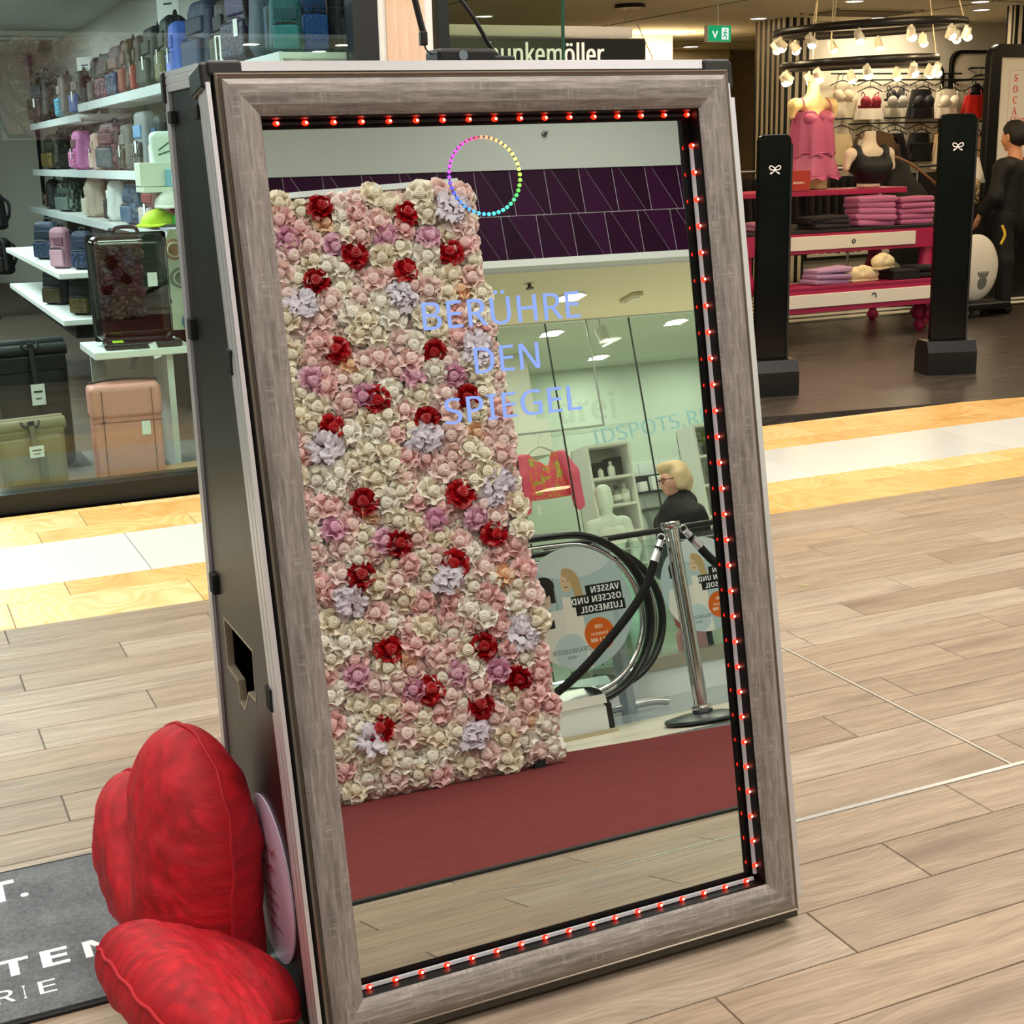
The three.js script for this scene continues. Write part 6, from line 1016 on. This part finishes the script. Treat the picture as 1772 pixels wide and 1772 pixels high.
// anti-theft gates
function gate(label, x, z, w, h, turn) {
  const t = thing('security_gate', label, 'security gate', [x, 0, z], turn);
  const o = []; const W = w / 2, r = 0.035; o.push([-W, 0.02], [W, 0.02]); for (let i = 0; i <= 6; i++) { const a = i / 6 * Math.PI / 2; o.push([W - r + r * Math.cos(a), h - r + r * Math.sin(a)]); } for (let i = 0; i <= 6; i++) { const a = Math.PI / 2 + i / 6 * Math.PI / 2; o.push([-W + r + r * Math.cos(a), h - r + r * Math.sin(a)]); }
  obj('panel', extr(o, 0.03, 0.004).translate(0, 0, -0.015), M(0x030303, 0.14, 0, { specularIntensity: 0.45 }), t); obj('edge_strip', span(W - 0.002, W + 0.012, 0.1, h - 0.05, -0.025, 0.025), M(0x111111, 0.5), t);
  const foot = extr([[-0.11, 0], [0.11, 0], [0.11, 0.15], [0.075, 0.22], [-0.075, 0.22], [-0.11, 0.15]], w + 0.1).rotateY(Math.PI / 2).translate(-(w + 0.1) / 2, 0, 0);
  obj('foot_cover', foot, M(0x060606, 0.4), t);
  const loop = q => { const o = []; for (let k = 0; k < 24; k++) { const a = k / 24 * 2 * Math.PI; const x = 0.019 + 0.019 * Math.cos(a), y = 0.0135 * Math.sin(a) * (0.55 + 0.45 * x / 0.038); o.push([q * (x * 0.93 - y * 0.35 * 0.4), 0.005 + y + x * 0.3, 0]); } return o; };
  obj('bow_emblem', [tube(loop(-1), 0.0028, 60, 5, true), tube(loop(1), 0.0028, 60, 5, true), tube([[0, 0, 0], [-0.014, -0.014, 0], [-0.03, -0.024, 0], [-0.022, -0.012, 0]], 0.0026, 12, 5), tube([[0, 0, 0], [0.014, -0.014, 0], [0.03, -0.024, 0], [0.022, -0.012, 0]], 0.0026, 12, 5)].map(g => g.translate(0, h - 0.2, 0.021)), new THREE.MeshStandardMaterial({ color: 0xffe6e0, emissive: 0xffd8cc, emissiveIntensity: 0.5 }), t);  // emblem material carries a faint glow of its own
  return t;
}
gate('black glossy security gate with a bow emblem next to the booth edge', 5.03, -7.17, 0.2, 1.55, -0.18);
gate('black glossy security gate with a bow emblem right of the pink table', 6.49, -7.25, 0.235, 1.655, -0.3);
// white pouffe with a pineapple print and a low black bench near the boy
const pf = thing('print_cushion', 'big round white cushion with a grey pineapple print beside the boy', 'cushion', [8.78, 0, -9.5]);
const pfTex = canvasTex(256, 256, (x) => { x.fillStyle = '#e4dfd2'; x.fillRect(0, 0, 256, 256); x.strokeStyle = '#c4bfb2'; for (let i = 0; i < 14; i++) { x.beginPath(); x.arc(128, 128, 10 + i * 9, 0, 7); x.stroke(); } x.fillStyle = '#6d7068'; x.beginPath(); x.ellipse(128, 165, 20, 18, 0, 0, 7); x.fill(); for (let i = 0; i < 5; i++) { x.beginPath(); x.ellipse(112 + i * 8, 142, 4, 9, (i - 2) * 0.3, 0, 7); x.fill(); } });
obj('cover', new THREE.SphereGeometry(0.36, 32, 20).scale(0.66, 0.8, 0.3).translate(0, 0.42, 0), M(0xffffff, 0.7, 0, { map: rep(pfTex, 2, 1) }), pf); obj('foot_bar', [rb(0.5, 0.06, 0.3, 0.02, 0.05, 0.1, 0), cyl(0.02, 0.02, 0.1, -0.1, 0.05, 0.1), cyl(0.02, 0.02, 0.1, 0.2, 0.05, -0.1)], black, pf); obj('strap', tube([[0.18, 0.78, 0.1], [0.2, 0.7, 0.12], [0.17, 0.62, 0.11]], 0.012, 10, 5), M(0xe8c02c, 0.5), pf);
const lbg = thing('leopard_bag', 'leopard print handbag beside the boy under the white garment', 'bag', [8.86, 0.95, -9.72]);
const leo = dtex(128, 128, (u, v) => { const n = vn(u * 18, v * 18, 18, 18, 131); return n > 0.6 ? [44, 32, 24] : mix3([170, 140, 100], [206, 178, 134], vn(u * 7, v * 7, 7, 7, 132)); });
obj('body', rb(0.2, 0.22, 0.1, 0.03, 0, 0.11, 0), M(0xffffff, 0.6, 0, { map: leo }), lbg); obj('handle', tube([[-0.06, 0.2, 0], [-0.05, 0.32, 0], [0.05, 0.32, 0], [0.06, 0.2, 0]], 0.009, 14, 5), black, lbg);
const hk = thing('hook_stand', 'black hook stand carrying the leopard bag and a white garment', 'stand', [8.86, 0, -9.84]); obj('pole', cyl(0.015, 0.015, 1.5, 0, 0.75, 0, 10), black, hk); obj('foot', cyl(0.1, 0.11, 0.025, 0, 0.012, 0), black, hk); obj('hook', tube([[0, 1.26, 0], [0, 1.27, 0.08], [0, 1.25, 0.12]], 0.01, 8, 5), black, hk);
slip('white garment hanging from the hook stand beside the boy', [8.84, 1.28, -9.74], 0xe8e2d4, 0.2);

// added fill lamps on top of partitions, brightening the shop ceiling
function ceilingFill(label, x, y, z, w, d) { const t = thing('added_ceiling_light', label, 'lamp', [x, y, z]); obj('tray', [span(-w / 2, w / 2, 0, 0.02, -d / 2, d / 2), span(-w / 2, w / 2, 0.02, 0.06, d / 2 - 0.01, d / 2), span(-w / 2, w / 2, 0.02, 0.06, -d / 2, -d / 2 + 0.01)], white, t); obj('lamp_tube', span(-w / 2 + 0.02, w / 2 - 0.02, 0.02, 0.035, -d / 2 + 0.03, d / 2 - 0.03), new THREE.MeshStandardMaterial({ color: 0xffffff, emissive: 0xffe2b4, emissiveIntensity: 3 }), t); areaLight(0xffdcaa, LIGHT.ceilingFill, w - 0.04, d - 0.06, x, y + 0.045, z, x, y + 1, z); }
ceilingFill('added ceiling fill light lying on top of the black shop sign', 3.75, 2.13, -7.74, 1.2, 0.16);
ceilingFill('added ceiling fill light on the partition left of the striped pillar', 8.9, 2.36, -15.1, 0.9, 0.2);
struct('wall_low', span(4.6, 11.6, 0, 2.8, -17.95, -17.65), M(0xe6d3a6, 0.85));

// ---------------------------------------------------------------- people
function handGeo(side) {             // open relaxed hand hanging down from the wrist at the origin, fingers along -y
  const b = [[0, 0, 0, 0.022, 0, -0.035, 0, 0.026, 0.6], [-0.016, -0.05, 0, 0.022, 0.018, -0.05, 0, 0.022, 0.55]];
  [[-0.027, 0.062, 0.0078], [-0.009, 0.074, 0.0084], [0.009, 0.07, 0.0084], [0.026, 0.055, 0.0074]].forEach(([x, l, r]) => { b.push([x, -0.07, 0, r + 0.001, x * 1.1, -0.07 - l * 0.5, 0.008, r], [x * 1.1, -0.07 - l * 0.5, 0.008, r, x * 1.1, -0.07 - l, 0.026, r - 0.0012]); });
  b.push([-side * 0.024, -0.02, 0.004, 0.011, -side * 0.046, -0.055, 0.018, 0.0095], [-side * 0.046, -0.055, 0.018, 0.0095, -side * 0.044, -0.085, 0.03, 0.0085]);
  return blob(b, 0.012, 0.0045);
}
function headGeo(y, s) {             // face towards +z, centre of the head at height y
  const b = [[0, y + 0.03, -0.012, 0.088, 0, y - 0.01, 0.01, 0.078], [0, y - 0.03, 0.03, 0.056, 0, y - 0.085, 0.052, 0.03], [0, y + 0.01, 0.09, 0.008, 0, y - 0.03, 0.106, 0.014], [-0.016, y - 0.06, 0.084, 0.007, 0.016, y - 0.06, 0.084, 0.007], [-0.03, y + 0.028, 0.078, 0.012, 0.03, y + 0.028, 0.078, 0.012], [-0.035, y - 0.02, 0.062, 0.024, 0.035, y - 0.02, 0.062, 0.024], [-0.084, y + 0.012, 0, 0.014, -0.088, y - 0.018, -0.004, 0.01], [0.084, y + 0.012, 0, 0.014, 0.088, y - 0.018, -0.004, 0.01], [0, y - 0.06, -0.015, 0.054, 0, y - 0.2, -0.03, 0.058]];
  return blob(b, 0.026, 0.007, (d, x, yy, z) => Math.max(d, -(Math.hypot(Math.abs(x) - 0.03, (yy - y - 0.008) * 1.4, z - 0.096) - 0.011)));
}
function person(label, pos, turn, o) {
  const t = thing('person', label, 'person', pos, turn), s = o.h / 1.7;
  const H = 1.58 * s, body = [headGeo(H, s)];
    const hands = [];
  for (const sd of [-1, 1]) { const w = o.wrist[sd < 0 ? 0 : 1]; const g = handGeo(sd); T(g, 0, 0, 0, w[3] ?? 0, w[4] ?? 0, w[5] ?? 0); g.translate(w[0], w[1], w[2]); hands.push(g); }
  const neck = blob([[0, H - 0.1, -0.02, 0.055, 0, H - 0.24, -0.03, 0.075], [-0.1, H - 0.25, -0.03, 0.05, 0.1, H - 0.25, -0.03, 0.05]], 0.04, 0.012);
  obj('body', [...body, neck, ...hands], o.skin ?? skin, t);
  const eyes = obj('eye', [ball(0.0085, -0.03, H + 0.008, 0.088, 1, 0.8, 1, 10, 8), ball(0.0085, 0.03, H + 0.008, 0.088, 1, 0.8, 1, 10, 8)], M(0x1c1614, 0.2), t); if (o.hideEyes) t.remove(eyes);
  obj('hair', blob(o.hair(H), 0.03, 0.009, o.hairCut ? (d, x, y, z) => o.hairCut(d, x, y, z, H) : undefined), M(o.hairC, 0.7), t);
  obj(o.coatName ?? 'coat', blob(o.coat(s), 0.07, 0.016, (d, x, y, z) => d + 0.004 * Math.sin(y * 40 + x * 25) * Math.sin(z * 30 + y * 9)), M(o.coatC, 0.75, 0, { bumpMap: clothBump, bumpScale: 0.003 }), t);
  const L = o.legs ?? [[-0.09, 0.02], [0.09, -0.02]];
  obj('trousers', blob([[-0.06, 0.88 * s, 0, 0.11, 0.06, 0.88 * s, 0, 0.11], ...L.flatMap(([x, z]) => [[x * 0.9, 0.84 * s, 0, 0.095, x, 0.48 * s, z + 0.01, 0.07], [x, 0.48 * s, z + 0.01, 0.07, x, 0.1, z - 0.01, 0.055]])], 0.05, 0.016), M(o.legC, 0.8), t);
  for (const [x, z] of L) { obj('shoe', blob([[x, 0.06, z - 0.03, 0.052, x * 1.15, 0.045, z + 0.14, 0.042], [x, 0.035, z - 0.04, 0.035, x * 1.15, 0.03, z + 0.15, 0.03]], 0.03, 0.012, (d, px, py) => Math.max(d, -py)), M(o.shoeC, 0.5), t); }
  if (o.bend) for (const m of t.children) if (!['trousers', 'shoe'].includes(m.name)) bend(m.geometry, o.bend);
  return t;
}
function bend(g, a) {                // bow forward from the hips
  const p = g.attributes.position, n = g.attributes.normal;
  for (let i = 0; i < p.count; i++) { const k = Math.min(1, Math.max(0, (p.getY(i) - 0.75) / 0.35)) * a, c = Math.cos(k), s = Math.sin(k), y = p.getY(i) - 0.85, z = p.getZ(i); if (k > 0) { p.setY(i, 0.85 + y * c - z * s); p.setZ(i, z * c + y * s); const ny = n.getY(i), nz = n.getZ(i); n.setY(i, ny * c - nz * s); n.setZ(i, nz * c + ny * s); } }
}
// blonde woman passing the shop window, facing left in the mirror
const w1 = person('woman with short blonde hair in a black coat, in profile in the mirror', [5.24, 0, 4.42], -Math.PI / 2, {
  h: 1.53, hairC: 0xd6c094, coatC: 0x0b0b0d, legC: 0x26282e, shoeC: 0x141414, wrist: [[-0.3, 0.74, 0.06], [0.3, 0.74, 0.06]], skin: M(0xd8a48c, 0.55),
  hair: H => [[0, H + 0.05, -0.03, 0.098, 0, H + 0.0, -0.055, 0.096], [-0.07, H + 0.03, -0.01, 0.048, -0.078, H - 0.05, -0.02, 0.04], [0.07, H + 0.03, -0.01, 0.048, 0.078, H - 0.05, -0.02, 0.04], [-0.04, H + 0.1, 0.04, 0.04, 0.05, H + 0.1, 0.05, 0.04], [0, H - 0.02, -0.085, 0.07, 0, H - 0.08, -0.07, 0.06]],
  coat: s => [[-0.04, 1.33 * s, -0.02, 0.1, 0.04, 1.33 * s, -0.02, 0.1], [0, 1.4 * s, -0.05, 0.095, 0, 1.34 * s, 0.03, 0.085], [-0.16, 1.27 * s, -0.01, 0.095, 0.16, 1.27 * s, -0.01, 0.095], [0, 1.2 * s, 0.01, 0.18, 0, 0.75 * s, 0, 0.21, 0.85], [-0.24, 1.24 * s, 0, 0.08, -0.29, 0.98 * s, -0.02, 0.066], [-0.29, 0.98 * s, -0.02, 0.066, -0.3, 0.77, 0.06, 0.055], [0.24, 1.24 * s, 0, 0.08, 0.29, 0.98 * s, -0.02, 0.066], [0.29, 0.98 * s, -0.02, 0.066, 0.3, 0.77, 0.06, 0.055]] });
obj('glasses', [tube([[-0.078, 1.43, 0.02], [-0.06, 1.43, 0.09], [-0.03, 1.43, 0.108], [0.03, 1.43, 0.108], [0.06, 1.43, 0.09], [0.078, 1.43, 0.02]], 0.003, 30, 5), new THREE.TorusGeometry(0.02, 0.0025, 5, 18).translate(-0.034, 1.425, 0.106), new THREE.TorusGeometry(0.02, 0.0025, 5, 18).translate(0.034, 1.425, 0.106)], black, w1);
const wb2 = thing('shoulder_bag', 'dark grey shoulder bag at the side of the blonde woman', 'bag', [5.24, 0.62, 3.98]); obj('body', rb(0.28, 0.24, 0.1, 0.04, 0, 0.12, 0), M(0x2b2d33, 0.6), wb2); obj('strap', tube([[-0.08, 0.23, 0], [0.06, 0.46, 0.02], [0.18, 0.56, 0.06], [0.16, 0.3, 0.0], [0.1, 0.23, 0]], 0.012, 20, 5), black, wb2);
// boy in black seen from behind at the right edge
person('boy in black with short black hair, his back to us, at the right edge', [9.24, 0, -9.62], Math.PI + 0.25, {
  h: 1.62, hairC: 0x0a0908, coatC: 0x070708, coatName: 'shirt', legC: 0x08080a, shoeC: 0x1a1612, skin: M(0xc98f6c, 0.55), legs: [[-0.11, 0.1], [0.1, -0.06]], wrist: [[-0.24, 1.0, 0.22, -1.2, 0, 0], [0.3, 0.86, 0.1, -0.3, 0, 0]],
  hair: H => [[0, H + 0.05, -0.02, 0.097, 0, H + 0.015, -0.045, 0.094], [0, H + 0.09, 0.03, 0.05, 0, H + 0.07, 0.06, 0.04]], hairCut: (d, x, y, z, H) => Math.max(d, H - 0.075 - y),
  coat: s => [[-0.15, 1.32 * s, -0.02, 0.07, 0.15, 1.32 * s, -0.02, 0.07], [0, 1.26 * s, -0.01, 0.15, 0, 0.86 * s, 0, 0.16, 0.75], [-0.2, 1.31 * s, -0.02, 0.066, -0.27, 1.04 * s, -0.02, 0.055], [-0.27, 1.04 * s, -0.02, 0.055, -0.25, 1.0, 0.17, 0.045], [0.2, 1.31 * s, -0.02, 0.066, 0.28, 1.06 * s, -0.03, 0.055], [0.28, 1.06 * s, -0.03, 0.055, 0.3, 0.9, 0.08, 0.045]] });
// customer bending over the table in a black coat with a fur collar
const w3 = person('customer in a black coat with a brown fur hood bending over the pink table', [8.92, 0, -10.5], Math.PI + 0.45, {
  h: 1.66, hairC: 0x1c1612, coatC: 0x070708, legC: 0x0a0a0c, shoeC: 0x101010, hideEyes: true, bend: 0.55, wrist: [[-0.32, 0.86, 0.28, -0.6, 0, 0], [0.42, 1.0, 0.42, -1.2, 0, 0]],
  hair: H => [[0, H + 0.03, -0.03, 0.103, 0, H - 0.02, -0.045, 0.1]],
  coat: s => [[-0.17, 1.36 * s, 0.0, 0.1, 0.17, 1.36 * s, 0.0, 0.1], [0, 1.3 * s, 0.0, 0.18, 0, 0.62 * s, 0, 0.25, 0.8], [-0.24, 1.32 * s, 0.02, 0.085, -0.32, 1.08 * s, 0.04, 0.072], [-0.32, 1.08 * s, 0.04, 0.072, -0.32, 0.9, 0.22, 0.056], [0.24, 1.32 * s, 0.02, 0.085, 0.38, 1.14 * s, 0.16, 0.072], [0.38, 1.14 * s, 0.16, 0.072, 0.42, 1.03, 0.36, 0.056]] });
obj('fur_hood', blob([[-0.13, 1.43, -0.03, 0.075, 0, 1.5, -0.08, 0.085], [0, 1.5, -0.08, 0.085, 0.13, 1.43, -0.03, 0.075], [0, 1.53, -0.06, 0.1, 0, 1.6, -0.02, 0.1]], 0.06, 0.013, (d, x, y, z) => d + 0.008 * Math.sin(x * 120 + y * 50) * Math.sin(y * 130) * Math.sin(z * 110)), M(0x4c3826, 0.95), w3);
obj('bag_strap', tube([[0.16, 1.42, -0.1], [0.02, 1.25, -0.2], [-0.16, 0.98, -0.24], [-0.26, 0.8, -0.16]], 0.014, 20, 5), M(0x7a5236, 0.6), w3);
for (const n of ['fur_hood', 'bag_strap']) bend(w3.getObjectByName(n).geometry, 0.55);

renderer.render(scene, camera);
